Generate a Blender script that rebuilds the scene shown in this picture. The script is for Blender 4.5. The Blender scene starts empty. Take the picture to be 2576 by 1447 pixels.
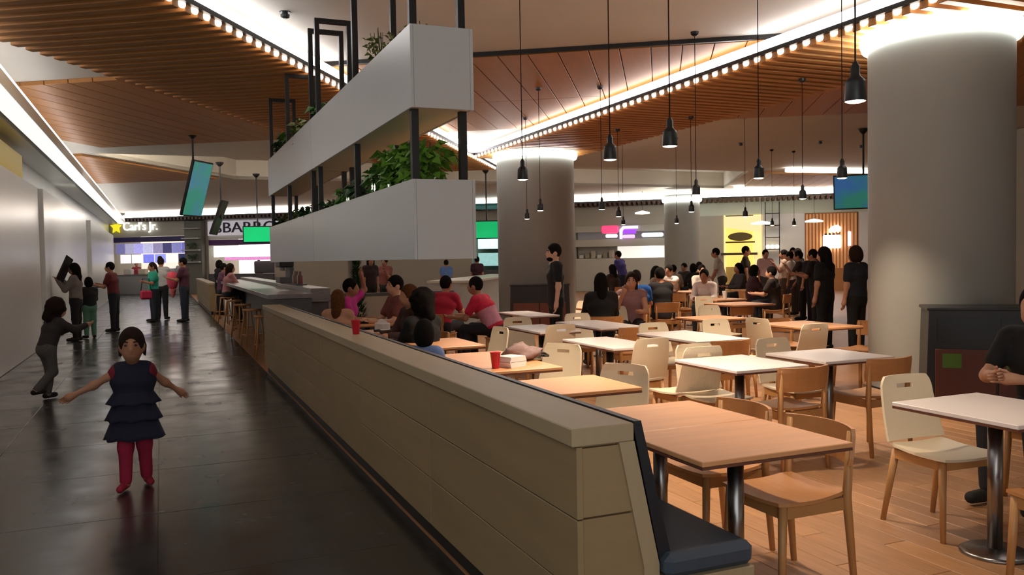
import bpy, math, random, numpy as np
from mathutils import Matrix, Vector
random.seed(7); np.random.seed(7)
SC = bpy.context.scene; COL = SC.collection
PI = math.pi

# ------------------------------------------------------------------ camera, world, exposure
cam_d = bpy.data.cameras.new('camera'); cam = bpy.data.objects.new('camera', cam_d); COL.objects.link(cam)
cam_d.sensor_width = 36.0; cam_d.lens = 36.0*2100.0/2576.0; cam_d.clip_start = 0.05; cam_d.clip_end = 300
cam.matrix_world = Matrix(((0.9216, 0.0299, -0.3870, 0.0), (-0.3878, 0.0258, -0.9214, 0.0), (-0.0176, 0.9992, 0.0354, 1.55), (0, 0, 0, 1)))
SC.camera = cam
W = bpy.data.worlds.new('world'); SC.world = W; W.use_nodes = True
W.node_tree.nodes['Background'].inputs[0].default_value = (0.96, 0.98, 1.0, 1)
W.node_tree.nodes['Background'].inputs[1].default_value = 0.86
SC.view_settings.view_transform = 'Standard'; SC.view_settings.look = 'None'
SC.view_settings.exposure = 1.0; SC.view_settings.gamma = 1.0; SC.view_settings.use_curve_mapping = False
SC.cycles.use_denoising = True; SC.cycles.max_bounces = 7; SC.cycles.diffuse_bounces = 4
SC.cycles.glossy_bounces = 3; SC.cycles.sample_clamp_indirect = 4.0

# ------------------------------------------------------------------ materials
def lin(c):
    return tuple(((v/255.0)/12.92 if v <= 10 else (((v/255.0)+0.055)/1.055)**2.4) for v in c)
MATS = {}
def mat(name, rgb, rough=0.5, metal=0.0, var=0.0, scale=8.0, emit=0.0, bump=0.0, spec=0.5, coat=0.0, stretch=None, rnd=0.0, trans=0.0):
    """procedural material: base colour with noise variation, optional stretched grain, per-object variation"""
    if name in MATS: return MATS[name]
    m = bpy.data.materials.new(name); m.use_nodes = True; nt = m.node_tree; N = nt.nodes; L = nt.links
    b = N['Principled BSDF']; c = lin(rgb)+(1.0,)
    b.inputs['Base Color'].default_value = c; b.inputs['Roughness'].default_value = rough
    b.inputs['Metallic'].default_value = metal; b.inputs['Specular IOR Level'].default_value = spec
    b.inputs['Coat Weight'].default_value = coat
    if trans: b.inputs['Transmission Weight'].default_value = trans
    if emit:
        b.inputs['Emission Color'].default_value = c; b.inputs['Emission Strength'].default_value = emit
    if var or bump or rnd:
        tc = N.new('ShaderNodeTexCoord'); mp = N.new('ShaderNodeMapping'); no = N.new('ShaderNodeTexNoise')
        L.new(tc.outputs['Object'], mp.inputs[0])
        if rnd:
            oi = N.new('ShaderNodeObjectInfo'); vm = N.new('ShaderNodeVectorMath'); vm.operation = 'SCALE'
            L.new(oi.outputs['Location'], vm.inputs[0]); vm.inputs['Scale'].default_value = 3.7
            L.new(vm.outputs[0], mp.inputs['Location'])
        if stretch: mp.inputs['Scale'].default_value = stretch
        L.new(mp.outputs[0], no.inputs['Vector']); no.inputs['Scale'].default_value = scale; no.inputs['Detail'].default_value = 5
        hs = N.new('ShaderNodeHueSaturation'); hs.inputs['Color'].default_value = c
        mr = N.new('ShaderNodeMapRange'); mr.inputs[1].default_value = 0.25; mr.inputs[2].default_value = 0.75
        mr.inputs[3].default_value = 1.0-var; mr.inputs[4].default_value = 1.0+var
        L.new(no.outputs['Fac'], mr.inputs[0])
        out = mr.outputs[0]
        if rnd:
            mr2 = N.new('ShaderNodeMapRange'); mr2.inputs[3].default_value = 1.0-rnd; mr2.inputs[4].default_value = 1.0+rnd
            L.new(oi.outputs['Random'], mr2.inputs[0])
            mm = N.new('ShaderNodeMath'); mm.operation = 'MULTIPLY'
            L.new(out, mm.inputs[0]); L.new(mr2.outputs[0], mm.inputs[1]); out = mm.outputs[0]
        L.new(out, hs.inputs['Value']); L.new(hs.outputs[0], b.inputs['Base Color'])
        if bump:
            bp = N.new('ShaderNodeBump'); bp.inputs['Strength'].default_value = bump; bp.inputs['Distance'].default_value = 0.01
            L.new(no.outputs['Fac'], bp.inputs['Height']); L.new(bp.outputs[0], b.inputs['Normal'])
    MATS[name] = m; return m
def floor_mat():
    """dark polished stone with pale scuffs and uneven polish"""
    m = mat('dark_polished_stone', (50, 48, 46), 0.2, spec=0.7); nt = m.node_tree; N = nt.nodes; L = nt.links; b = N['Principled BSDF']
    tc = N.new('ShaderNodeTexCoord'); mp = N.new('ShaderNodeMapping'); L.new(tc.outputs['Object'], mp.inputs[0])
    oi = N.new('ShaderNodeObjectInfo'); L.new(oi.outputs['Location'], mp.inputs['Location'])
    n1 = N.new('ShaderNodeTexNoise'); n1.inputs['Scale'].default_value = 2.2; n1.inputs['Detail'].default_value = 6
    L.new(mp.outputs[0], n1.inputs['Vector'])
    mr = N.new('ShaderNodeMapRange'); mr.inputs[1].default_value = .3; mr.inputs[2].default_value = .7; mr.inputs[3].default_value = .16; mr.inputs[4].default_value = .30
    L.new(n1.outputs['Fac'], mr.inputs[0]); L.new(mr.outputs[0], b.inputs['Roughness'])
    n2 = N.new('ShaderNodeTexNoise'); n2.inputs['Scale'].default_value = 13.0; n2.inputs['Detail'].default_value = 9; n2.inputs['Roughness'].default_value = .72; n2.inputs['Distortion'].default_value = 1.2
    L.new(mp.outputs[0], n2.inputs['Vector'])
    cr = N.new('ShaderNodeValToRGB'); cr.color_ramp.elements[0].position = .70; cr.color_ramp.elements[1].position = .78
    L.new(n2.outputs['Fac'], cr.inputs[0])
    mx = N.new('ShaderNodeMix'); mx.data_type = 'RGBA'; L.new(cr.outputs[0], mx.inputs['Factor'])
    mx.inputs['A'].default_value = lin((50, 46, 43))+(1,); mx.inputs['B'].default_value = lin((112, 106, 98))+(1,)
    L.new(mx.outputs['Result'], b.inputs['Base Color'])
    return m
M_FLOOR = floor_mat()
M_PLANK = mat('oak_plank', (172, 128, 90), 0.42, var=.16, scale=5, stretch=(9, .7, 1), rnd=.14)
M_PLANKF = mat('oak_floor_far', (158, 112, 75), 0.45, var=.18, scale=4, stretch=(9, .7, 1))
M_BENCH = mat('limed_oak_panel', (152, 128, 92), 0.5, var=.07, scale=3, stretch=(1, .6, 5), rnd=.05)
M_CAP = mat('limed_oak_cap', (170, 150, 118), 0.45, var=.05, scale=4, stretch=(5, .6, 1))
M_BLACKP = mat('black_plinth', (22, 18, 16), 0.5)
M_WHITEC = mat('white_ceiling_paint', (212, 204, 190), 0.75, var=.02, scale=1.5)
M_WOODC = mat('ceiling_wood_board', (172, 116, 58), 0.55, var=.08, scale=3, stretch=(6, .6, 1), rnd=.06)
M_SLAT = mat('ceiling_wood_slat', (180, 124, 68), 0.55, var=.10, scale=3, stretch=(.6, 6, 1), rnd=.08)
M_SLATB = mat('ceiling_wood_backing', (120, 78, 42), 0.7, var=.06, scale=2)
M_DARK = mat('black_powder_coat', (20, 17, 17), 0.45)
M_LED = mat('led_strip_glow', (250, 250, 255), 0.5, emit=4.6)
M_GAPGLOW = mat('led_gap_glow', (255, 236, 214), 0.5, emit=3.0)
M_GAPGLOWD = mat('led_gap_glow_dim', (255, 222, 180), 0.5, emit=0.8)
M_RING = mat('ring_light_glow', (250, 255, 250), 0.5, emit=8.0)
M_WALL = mat('white_wall_panel', (226, 227, 224), 0.28, var=.02, scale=1.0)
M_WALLG = mat('grey_wall', (176, 170, 156), 0.6, var=.03, scale=1.0)
M_COL = mat('column_plaster', (146, 146, 140), 0.55, var=.03, scale=2.0)
M_PLANT = mat('white_planter_laminate', (190, 191, 190), 0.32, var=.01, scale=2)
M_PLANTIN = mat('planter_underside', (206, 200, 176), 0.6)
M_SOIL = mat('soil', (60, 44, 30), 0.95, var=.3, scale=20)
M_SLATE = mat('slate_blue_vinyl', (58, 70, 84), 0.42, var=.05, scale=12, bump=.05)
M_NAVY = mat('black_blue_vinyl', (26, 30, 38), 0.4, var=.05, scale=12)
M_CHWH = mat('cream_shell', (226, 210, 182), 0.4, var=.02, scale=5)
M_CHWD = mat('chair_beech', (182, 132, 80), 0.42, var=.10, scale=4, stretch=(5, 1, 1), rnd=.08)
M_CHBK = mat('chair_plywood_brown', (192, 134, 82), 0.4, var=.08, scale=4, stretch=(1, 1, 6), rnd=.08)
M_TWD = mat('table_oak', (216, 156, 106), 0.38, var=.08, scale=3.5, stretch=(.8, 8, 1), rnd=.04)
M_TWH = mat('table_white_laminate', (234, 222, 216), 0.3)
M_EDGE = mat('table_brown_edge', (104, 62, 44), 0.5)
M_CHROME = mat('brushed_steel', (150, 146, 144), 0.28, metal=1.0)
M_STONE = mat('grey_quartz', (128, 126, 128), 0.3, var=.12, scale=30)
M_STEELP = mat('grey_panel', (86, 84, 86), 0.45, var=.05, scale=5)
M_LAMP = mat('pendant_black_metal', (30, 30, 31), 0.4)
M_BULB = mat('pendant_warm_glow', (255, 226, 190), 0.5, emit=10.0)
M_CORD = mat('black_cord', (40, 28, 22), 0.7)
M_LEAF = [mat('leaf_green_%s' % n, c, 0.5, var=.25, scale=30) for n, c in (('bright', (96, 140, 42)), ('mid', (66, 108, 38)), ('dark', (40, 70, 32)), ('olive', (104, 112, 52)))]
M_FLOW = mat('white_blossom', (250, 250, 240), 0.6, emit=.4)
M_RED = mat('red_plastic_cup', (196, 22, 48), 0.3)
M_FOAM = mat('white_foam_box', (236, 228, 222), 0.7)
M_CABBLK = mat('cabinet_black', (24, 22, 22), 0.35, var=.03, scale=3)
M_CABRED = mat('cabinet_mahogany', (84, 38, 24), 0.45, var=.1, scale=4, stretch=(6, 6, .8))
def emat(name, rgb, e): return mat('glow_'+name, rgb, 0.5, emit=e)

# ------------------------------------------------------------------ mesh helpers
class MB:
    def __init__(s): s.v = []; s.f = []
    def add(s, vs, fs):
        o = len(s.v); s.v += [tuple(map(float, p)) for p in vs]; s.f += [tuple(i+o for i in f) for f in fs]; return s
    def box(s, x0, x1, y0, y1, z0, z1, b=0.0):
        if b <= 0:
            return s.add([(x0,y0,z0),(x1,y0,z0),(x1,y1,z0),(x0,y1,z0),(x0,y0,z1),(x1,y0,z1),(x1,y1,z1),(x0,y1,z1)],
                  [(0,3,2,1),(4,5,6,7),(0,1,5,4),(1,2,6,5),(2,3,7,6),(3,0,4,7)])
        b = min(b, (x1-x0)/2.01, (y1-y0)/2.01, (z1-z0)/2.01)
        def ring(d, z): return [(x0+d,y0+b+0*d,z),(x0+b,y0+d,z),(x1-b,y0+d,z),(x1-d,y0+b,z),(x1-d,y1-b,z),(x1-b,y1-d,z),(x0+b,y1-d,z),(x0+d,y1-b,z)]
        rs = [ring(b, z0), ring(0, z0+b), ring(0, z1-b), ring(b, z1)]
        vs = [p for r in rs for p in r]; fs = []
        for k in range(3):
            for i in range(8):
                j = (i+1) % 8; fs.append((k*8+i, k*8+j, k*8+8+j, k*8+8+i))
        fs += [tuple(range(7, -1, -1)), tuple(range(24, 32))]
        return s.add(vs, fs)
    def prism(s, poly, z0, z1, axis='z'):
        """polygon (ccw) extruded: axis z -> (x,y); axis y -> polygon in (x,z) from y=z0..z1"""
        n = len(poly)
        if axis == 'z': vs = [(p[0],p[1],z0) for p in poly]+[(p[0],p[1],z1) for p in poly]
        else: vs = [(p[0],z1,p[1]) for p in poly]+[(p[0],z0,p[1]) for p in poly]
        fs = [tuple(range(n-1,-1,-1)), tuple(range(n,2*n))]+[(i,(i+1)%n,n+(i+1)%n,n+i) for i in range(n)]
        return s.add(vs, fs)
    def tube(s, pts, r, n=8, caps=True):
        pts = [Vector(p) for p in pts]; rs = r if hasattr(r, '__len__') else [r]*len(pts)
        o = len(s.v); vs = []; up = None
        for i, p in enumerate(pts):
            d = (pts[min(i+1,len(pts)-1)]-pts[max(i-1,0)]).normalized()
            if up is None: up = Vector((0,0,1)) if abs(d.z) < .9 else Vector((1,0,0))
            a = d.cross(up); a = a.normalized() if a.length > 1e-6 else Vector((1,0,0)); b = a.cross(d)
            up = b
            for k in range(n):
                t = 2*PI*k/n; vs.append(p+(a*math.cos(t)+b*math.sin(t))*rs[i])
        fs = []
        for i in range(len(pts)-1):
            for k in range(n):
                j = (k+1) % n; fs.append((i*n+k, i*n+j, (i+1)*n+j, (i+1)*n+k))
        if caps: fs += [tuple(range(n-1,-1,-1)), tuple((len(pts)-1)*n+k for k in range(n))]
        return s.add(vs, fs)
    def lathe(s, prof, n=20, cx=0, cy=0, cap=True):
        vs = []; fs = []
        for (r, z) in prof:
            for k in range(n):
                t = 2*PI*k/n; vs.append((cx+r*math.cos(t), cy+r*math.sin(t), z))
        for i in range(len(prof)-1):
            for k in range(n):
                j = (k+1) % n; fs.append((i*n+k, i*n+j, (i+1)*n+j, (i+1)*n+k))
        if cap: fs += [tuple(range(n-1,-1,-1)), tuple((len(prof)-1)*n+k for k in range(n))]
        return s.add(vs, fs)
    def sheet(s, P, th=0.0, skip=()):
        """grid P[i][j] of points made a thin solid by offset along normals"""
        P = np.array(P, float); a, b = P.shape[:2]
        du = np.gradient(P, axis=0); dv = np.gradient(P, axis=1); n = np.cross(du, dv); n /= np.linalg.norm(n, axis=2, keepdims=True)+1e-9
        Q = P - n*th; vs = list(P.reshape(-1,3))+list(Q.reshape(-1,3)); o = a*b; fs = []
        cells = {(i,j) for i in range(a-1) for j in range(b-1)}-set(skip)
        for (i, j) in cells:
            q = (i*b+j, (i+1)*b+j, (i+1)*b+j+1, i*b+j+1); fs.append(q); fs.append(tuple(o+k for k in q[::-1]))
            for (di, dj, e) in ((0,-1,(0,1)),(1,0,(1,2)),(0,1,(2,3)),(-1,0,(3,0))):
                if (i+di, j+dj) not in cells:
                    p, r = q[e[0]], q[e[1]]; fs.append((r, p, o+p, o+r))
        return s.add(vs, fs)
    def mesh(s, name, m, smooth=False):
        me = bpy.data.meshes.new(name); me.from_pydata(s.v, [], s.f); me.materials.append(m)
        if smooth: me.polygons.foreach_set('use_smooth', [True]*len(me.polygons))
        me.update(); return me
    def build(s, name, m, parent=None, base=None, smooth=False):
        """parent: vertices are in the parent's local frame. No parent: object origin is moved to base (default bottom centre)."""
        if parent is None:
            A = np.array(s.v); 
            if base is None: base = ((A[:,0].min()+A[:,0].max())/2, (A[:,1].min()+A[:,1].max())/2, A[:,2].min())
            s.v = [tuple(p) for p in (A-np.array(base))]
        o = bpy.data.objects.new(name, s.mesh(name, m, smooth)); COL.objects.link(o)
        if parent is None: o.location = base
        else: o.parent = parent
        return o
def tag(o, label=None, cat=None, group=None, kind=None):
    if label: o['label'] = label
    if cat: o['category'] = cat
    if group: o['group'] = group
    if kind: o['kind'] = kind
    return o
def empty(name, loc, rz=0.0, label=None, cat=None, group=None, kind=None):
    o = bpy.data.objects.new(name, None); COL.objects.link(o); o.location = loc; o.rotation_euler = (0,0,rz); o.empty_display_size = .1
    return tag(o, label, cat, group, kind)
def inst(name, me, parent, loc=(0,0,0), rot=(0,0,0), scale=None):
    o = bpy.data.objects.new(name, me); COL.objects.link(o); o.parent = parent; o.location = loc; o.rotation_euler = rot
    if scale: o.scale = scale
    return o
def copy_tree(o, parent=None):
    c = o.copy(); COL.objects.link(c)
    if parent is not None: c.parent = parent
    for ch in list(o.children): copy_tree(ch, c)
    return c
def text_mesh(txt, size, depth, m, name):
    cu = bpy.data.curves.new(name, 'FONT'); cu.body = txt; cu.size = size; cu.extrude = depth; cu.align_x = 'CENTER'; cu.align_y = 'CENTER'; cu.resolution_u = 3
    ob = bpy.data.objects.new(name, cu); COL.objects.link(ob)
    dg = bpy.context.evaluated_depsgraph_get(); me = bpy.data.meshes.new_from_object(ob.evaluated_get(dg))
    bpy.data.objects.remove(ob); bpy.data.curves.remove(cu); me.materials.clear(); me.materials.append(m); return me

A33 = math.radians(33.0); UX, UY = math.cos(A33), -math.sin(A33); VX, VY = math.sin(A33), math.cos(A33)
def uv(u, v): return (u*UX+v*VX, u*UY+v*VY)
def rotz(x, y, a): return (x*math.cos(a)-y*math.sin(a), x*math.sin(a)+y*math.cos(a))

# ------------------------------------------------------------------ setting: floors, walls, ceiling
def S(o, label, cat=None): return tag(o, label, None, None, 'structure')
fl = MB().box(-3.2, 1.34, -2.0, 52, -.12, -.008).build('floor', M_FLOOR); S(fl, 'dark polished stone floor of the walkway')
tile = MB().box(-.598, .598, -.598, .598, 0, .008, .002).mesh('floor_tile', M_FLOOR)
n = 0
for ix in range(3):
    for iy in range(40):
        t = inst('floor_tile', tile, fl, (0,0,0)); t.location = Vector((-2.0+.6+ix*1.2-.46, 1.4+iy*1.2, -.008))-fl.location
wf = MB().box(1.34, 46, -2.0, 52, -.12, -.006).build('floor', M_PLANKF); S(wf, 'oak plank floor of the seating area')
pl = MB().box(-.0735, .0735, -.598, .598, 0, .006, .002).mesh('plank', M_PLANK)
for ix in range(32):
    for iy in range(9):
        y = 1.9+iy*1.2+((ix*0.37) % 1.0)*1.1
        o = inst('plank', pl, wf); o.location = Vector((2.06+ix*.15, y, -.006))-wf.location

wfr = MB().box(1.6, 17.7, -3.2, -3.0, 0, 4.2).build('light_block_wall', M_WALLG); S(wfr, 'added unseen wall blocking light from behind the viewer')  # unseen wall added to keep light out behind the seating area
# left wall with pilasters and soffit
wl = MB().box(-2.75, -2.45, -2, 49, 0, 3.85).build('wall_left', M_WALL); S(wl, 'glossy white wall along the walkway')
for (y0, y1, x1) in ((6.0, 18.2, -2.12), (18.45, 24.0, -2.06), (24.3, 30.5, -2.2), (31.0, 38.0, -2.1), (38.5, 46.5, -2.15)):
    b = MB().box(-2.449, x1, y0, y1, 0, 3.05, .01); b.v = [(x-wl.location.x, y-wl.location.y, z-wl.location.z) for x, y, z in b.v]
    b.build('wall_panel', M_WALL, wl)
M_GLOWW = emat('white_niche', (255, 250, 238), 2.2)
b = MB().box(-2.3, -2.21, 24.06, 24.28, .05, 3.0); b.v = [(x-wl.location.x, y-wl.location.y, z-wl.location.z) for x, y, z in b.v]; b.build('lit_slot', M_GLOWW, wl)
b = MB().box(-2.44, -2.2, 12.0, 17.0, 3.1, 3.5); b.v = [(x-wl.location.x, y-wl.location.y, z-wl.location.z) for x, y, z in b.v]; b.build('yellow_header', mat('yellow_panel', (226, 196, 40), .4), wl)
so = MB().prism([(-2.75,3.62),(-1.98,3.62),(-1.98,3.70),(-1.9,3.70),(-1.9,3.62),(-1.6,3.62),(-1.6,3.80),(-2.75,3.80)], -2, 47.0, 'y').build('trim_1', M_WALL); S(so, 'white soffit running above the left wall')
b = MB().box(-1.64, -1.602, 0, 46, 3.802, 3.84); b.v = [(x-so.location.x, y-so.location.y, z-so.location.z) for x, y, z in b.v]; b.build('soffit_light', M_LED, so)
b = MB().box(-1.89, -1.61, -1, 46.5, 3.608, 3.619); b.v = [(x-so.location.x, y-so.location.y, z-so.location.z) for x, y, z in b.v]; b.build('soffit_glow_panel', emat('soffit_glow_panel', (244, 247, 246), .5), so)  # plain soffit underside made to glow, standing in for light on it
b = MB().box(-1.972, -1.908, 0, 46, 3.70, 3.71); b.v = [(x-so.location.x, y-so.location.y, z-so.location.z) for x, y, z in b.v]; b.build('slot_light', emat('soffit_slot', (255, 246, 236), 3.0), so)

# ceiling slab with a long recess
ZC = 4.21
RC = [(-1.5,22.2),(17.6,22.0),(21.0,27.8),(2.3,28.0)]
ce = MB()
ce.prism([(-3.2,-3),(46,-3),(46,22.0),(17.6,22.0),(-1.5,22.2),(-3.2,22.2)], ZC, ZC+.1)
ce.prism([(-3.2,22.2),(-1.5,22.2),(2.3,28.0),(-3.2,28.0)], ZC, ZC+.1)
ce.prism([(17.6,22.0),(46,22.0),(46,27.8),(21.0,27.8)], ZC, ZC+.1)
ce.prism([(-3.2,28.0),(2.3,28.0),(21.0,27.8),(46,27.8),(46,52),(-3.2,52)], ZC, ZC+.1)
co = ce.build('ceiling', M_WHITEC, base=(0,0,ZC)); S(co, 'painted white ceiling slab')
rb = MB()
for i in range(4):
    a, b2 = RC[i], RC[(i+1) % 4]
    rb.add([(a[0],a[1],0),(b2[0],b2[1],0),(b2[0],b2[1],.62),(a[0],a[1],.62)], [(0,1,2,3)])
rb.add([(p[0],p[1],.62) for p in RC], [(3,2,1,0)])
rb.build('ceiling_recess', M_WHITEC, co)
for (x0, x1) in ((-1.0, 5.5), (11.5, 17.0)):
    MB().tube([(x0, 22.42, .26), (x1, 22.42, .26)], .03, 6).build('recess_light', emat('recess', (255, 246, 232), 24.0), co)
# wood board bands of the ceiling (boards run along V)
wb = MB().prism([uv(-6.0,10.62), uv(14,10.62), uv(14,10.66), uv(-6.0,10.66)][::-1], 4.155, ZC-.001).build('trim_2', M_DARK); S(wb, 'dark shadow gap edging the ceiling boards')
boards = empty('ceiling', (0,0,0), 0, 'warm wood board ceiling band', None, None, 'structure')
def board_row(u0, u1, v0, v1, pitch=.39, name='board'):
    me = MB().box(-pitch/2+.007, pitch/2-.007, -(v1-v0)/2+.007, (v1-v0)/2-.007, 4.15, ZC-.001, .004).mesh('ceiling_board', M_WOODC)
    u = u0
    while u < u1-.01:
        x, y = uv(u+pitch/2, (v0+v1)/2); inst('board', me, boards, (x,y,0), (0,0,-A33)); u += pitch
board_row(-12.2, 9.0, 10.68, 13.7); board_row(-12.2, 9.0, 13.7, 16.7)
board_row(-18.2, -13.65, 17.8, 24.0)
for k in range(18):
    u = 3.15+k*.4; v0 = (22.0+u*-UY)/VY if False else (22.0-u*UY)/VY; v1 = (27.8-u*UY)/VY
    me = MB().box(-.193, .193, -(v1-v0)/2, (v1-v0)/2, 4.15, ZC-.001).mesh('ceiling_board', M_WOODC)
    x, y = uv(u+.2, (v0+v1)/2); inst('board', me, boards, (x,y,0), (0,0,-A33))

# slatted canopies with light edges
def canopy(name, label, org, ang, x0, x1, y0, y1, side, clip=None):
    """local x across (slat length), local y along; the bright edge is on the given side; clip(y) = least x allowed"""
    e = empty(name, org, ang, label, 'ceiling canopy')
    cl = clip or (lambda y: x0)
    mb = MB(); ys = [y0+(y1-y0)*i/40 for i in range(41)]
    for i in range(40):
        a, b = max(x0, cl(ys[i+1]))+.03, x1-.03
        if b > a: mb.box(a, b, ys[i], ys[i+1], 3.985, 4.0)
    mb.build('backing_board', M_SLATB, e)
    full = MB().box(x0, x1, -.055, .055, 3.86, 3.985, .006).mesh('slat', M_SLAT)
    lens = MB().lathe([(.001,3.878),(.035,3.886),(.052,3.905),(.055,3.93)], 8)  # glowing blobs stand in for strip light seen through the gaps
    lens.v = [(p[0]*.5, p[1]*.95, p[2]) for p in lens.v]; lm = lens.mesh('gap_glow_blob', M_GAPGLOW)
    ld = MB().box(-.012, .012, -.03, .03, 3.90, 3.935, .006).mesh('gap_glint_block', M_GAPGLOWD)  # small glowing blocks imitate glints of light between the slat ends
    xl, xd = (x1, x0) if side > 0 else (x0, x1)
    y = y0+.1
    while y < y1-.05:
        c = max(x0, cl(y))
        if c > x0+.001:
            if c < x1-.1: inst('slat', MB().box(c, x1, -.055, .055, 3.86, 3.985, .006).mesh('slat', M_SLAT), e, (0,y,0))
        else:
            inst('slat', full, e, (0,y,0)); inst('gap_glint_block', ld, e, (xd, y+.105, 0))
        if c < x1-.1: inst('gap_glow_blob', lm, e, (xl, y+.105, 0))
        y += .21
    xd2 = xd+side*.10
    yd0 = y0 if clip is None else 7.6
    MB().box(xd2-.025, xd2+.025, yd0, y1-.1, 4.03, 4.05).build('top_light_strip', emat('canopy_top', (255, 220, 180), 8.0), e)
    MB().box(min(xl,xl+side*.05), max(xl,xl+side*.05), y0, y1, 3.935, 3.985).build('edge_channel', M_DARK, e)
    MB().box(min(xl,xl+side*.055), max(xl,xl+side*.055), y0, y1, 3.986, 4.10, .01).build('light_strip', M_LED, e)
    return e
canopy('slatted_canopy', 'long brown slatted ceiling canopy over the walkway with a bright light edge', (0,0,0), -A33, -6.66, -4.28, 3.9, 21.5, 1, lambda v: (-1.55-v*VX)/UX)
canopy('slatted_canopy', 'brown slatted ceiling canopy over the tables running to the near round column', (0,0,0), 0.0, 6.78, 8.95, 2.0, 18.2, -1)
# far light line along the storefronts
FA = Vector((-1.7,46.9,0)); FD = Vector((.787,-.617,0)).normalized(); FN = Vector((.617,.787,0)).normalized(); FR = math.atan2(FD.y, FD.x)
fe = empty('far_light_band', (FA.x,FA.y,0), FR, 'long straight light band above the far storefronts', 'light band')
MB().box(0, 43, 0, .12, 3.94, 4.06).build('light_strip', emat('far_strip', (255, 246, 238), 9.0), fe)
MB().box(0, 43, -.02, .14, 3.86, 3.93).build('edge_channel', M_DARK, fe)
mb = MB()
for k in range(204): mb.box(.05+k*.21, .05+k*.21+.11, -.03, .9, 3.74, 3.86)
tag(mb.build('slat_row', mat('darkened_backlit_slat', (60, 40, 30), .6), fe), kind='stuff')  # same slat wood, darkened in its colour so the row looks backlit
MB().box(0, 43, .14, 1.2, 3.86, 4.2).build('soffit', M_WHITEC, fe)
for (x0, y0, x1, y1, lb) in ((18.0,20.7,21.2,20.35,'short straight ceiling light tube behind the near column'), (20.6,26.6,26.0,25.7,'long ceiling light tube above the wood slat stall')):
    tag(MB().tube([(x0,y0,4.12),(x1,y1,4.12)], .06, 8).build('ceiling_light_tube', emat('tube', (255, 248, 236), 6.0)), lb, 'light')

# round columns with a glowing ring at the top
def column(loc, R, label, ztop=3.86):
    e = empty('round_column', (loc[0],loc[1],0), 0, label, 'column')
    MB().lathe([(R,0),(R,ztop+.12)], 48, cap=False).build('shaft', M_COL, e, smooth=True)
    MB().lathe([(R+.012,0),(R+.012,.1),(R+.002,.11)], 48, cap=False).build('base_ring', M_DARK, e, smooth=True)
    MB().lathe([(R+.005,ztop-.13),(R+.06,ztop-.14),(R+.085,ztop-.07),(R+.07,ztop),(R+.005,ztop)], 48, cap=False).build('ring_light', M_RING, e, smooth=True)
    return e
column((7.65,6.44), .70, 'large near round grey column with a glowing ring at its top')
column((7.75,17.0), .86, 'round grey column behind the standing man in black')
column((19.2,28.1), .70, 'distant grey column between the white counter and the yellow stall', 3.8)
# ------------------------------------------------------------------ banquette bench (front panels, cap, end, back pad, seat)
def shift(mb, o):
    mb.v = [(x-o[0], y-o[1], z-o[2]) for x, y, z in mb.v]; return mb
BY0, BY1 = 2.58, 12.2; HB = .95
def bench(y0, y1, label, seat=True, joints=None):
    o = (1.31, y0, 0); e = empty('banquette_bench', o, 0, label, 'bench')
    B = lambda mb, n, m, sm=False: shift(mb, o).build(n, m, e, smooth=sm)
    B(MB().box(1.355, 1.42, y0+.02, y1-.02, 0, .1), 'plinth', M_BLACKP)
    B(MB().prism([(1.34,.1),(1.64,.1),(1.64,.42),(1.53,.88),(1.34,.88)], y0+.03, y1-.03, 'y'), 'core', M_BENCH)
    ys = joints or [y0, 4.33, 6.03, 7.74, 9.4, 11.1, y1]
    for a, b in zip(ys[:-1], ys[1:]):
        for (z0, z1) in ((.1,.36),(.36,.625),(.625,.885)):
            q = MB().box(1.318, 1.342, a+.0025, b-.0025, z0+.0025, z1-.0025, .002); c = (1.33,(a+b)/2,z0); shift(q, c)
            p = q.build('front_panel', M_BENCH, e); p.location = (c[0]-o[0], c[1]-o[1], c[2]-o[2])
    B(MB().box(1.30, 1.55, y0, y1, .885, HB, .004), 'cap', M_CAP)
    # end panels: frame rails round two inset panels
    for (yy, d) in ((y0, -1), (y1, 1)):
        ya, yb = sorted((yy, yy-d*.03)); yc, yd = sorted((yy-d*.012, yy-d*.03))
        B(MB().prism([(1.34,.63),(1.575,.63),(1.525,.875),(1.34,.875)], yc, yd, 'y'), 'end_panel', M_BENCH)
        B(MB().prism([(1.34,.1),(1.64,.1),(1.64,.42),(1.59,.622),(1.34,.622)], yc, yd, 'y'), 'end_panel', M_BENCH)
        B(MB().prism([(1.55,.885),(1.488,.885),(1.585,.42),(1.585,.0),(1.65,0),(1.65,.42)], ya, yb, 'y'), 'end_rail', M_CAP)
    if seat:
        B(MB().prism([(1.553,.925),(1.553,.955),(1.582,.955),(1.70,.46),(1.68,.43),(1.655,.43)], y0+.005, y1-.005, 'y'), 'back_pad', M_NAVY)
        pads = [y0-.05, (y0+y1)/2-1.6, (y0+y1)/2+1.6, y1-.01]
        for a, b in zip(pads[:-1], pads[1:]):
            q = MB().box(1.655, 2.05, a+.004, b-.004, .37, .46, .025); B(q, 'seat_cushion', M_SLATE)
        B(MB().box(1.655, 2.04, y0-.05, y1-.0, .31, .37, .004), 'seat_board', M_CAP)
        B(MB().box(1.75, 1.80, y0+.06, y1-.06, 0, .31), 'seat_support', M_BENCH)
    return e
bench(BY0, BY1, 'long limed oak banquette with slate blue seat beside the dark walkway')
bench(26.6, 36.0, 'far low oak partition beyond the grey bar counter', False, [26.6, 28.9, 31.2, 33.6, 36.0])

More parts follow.
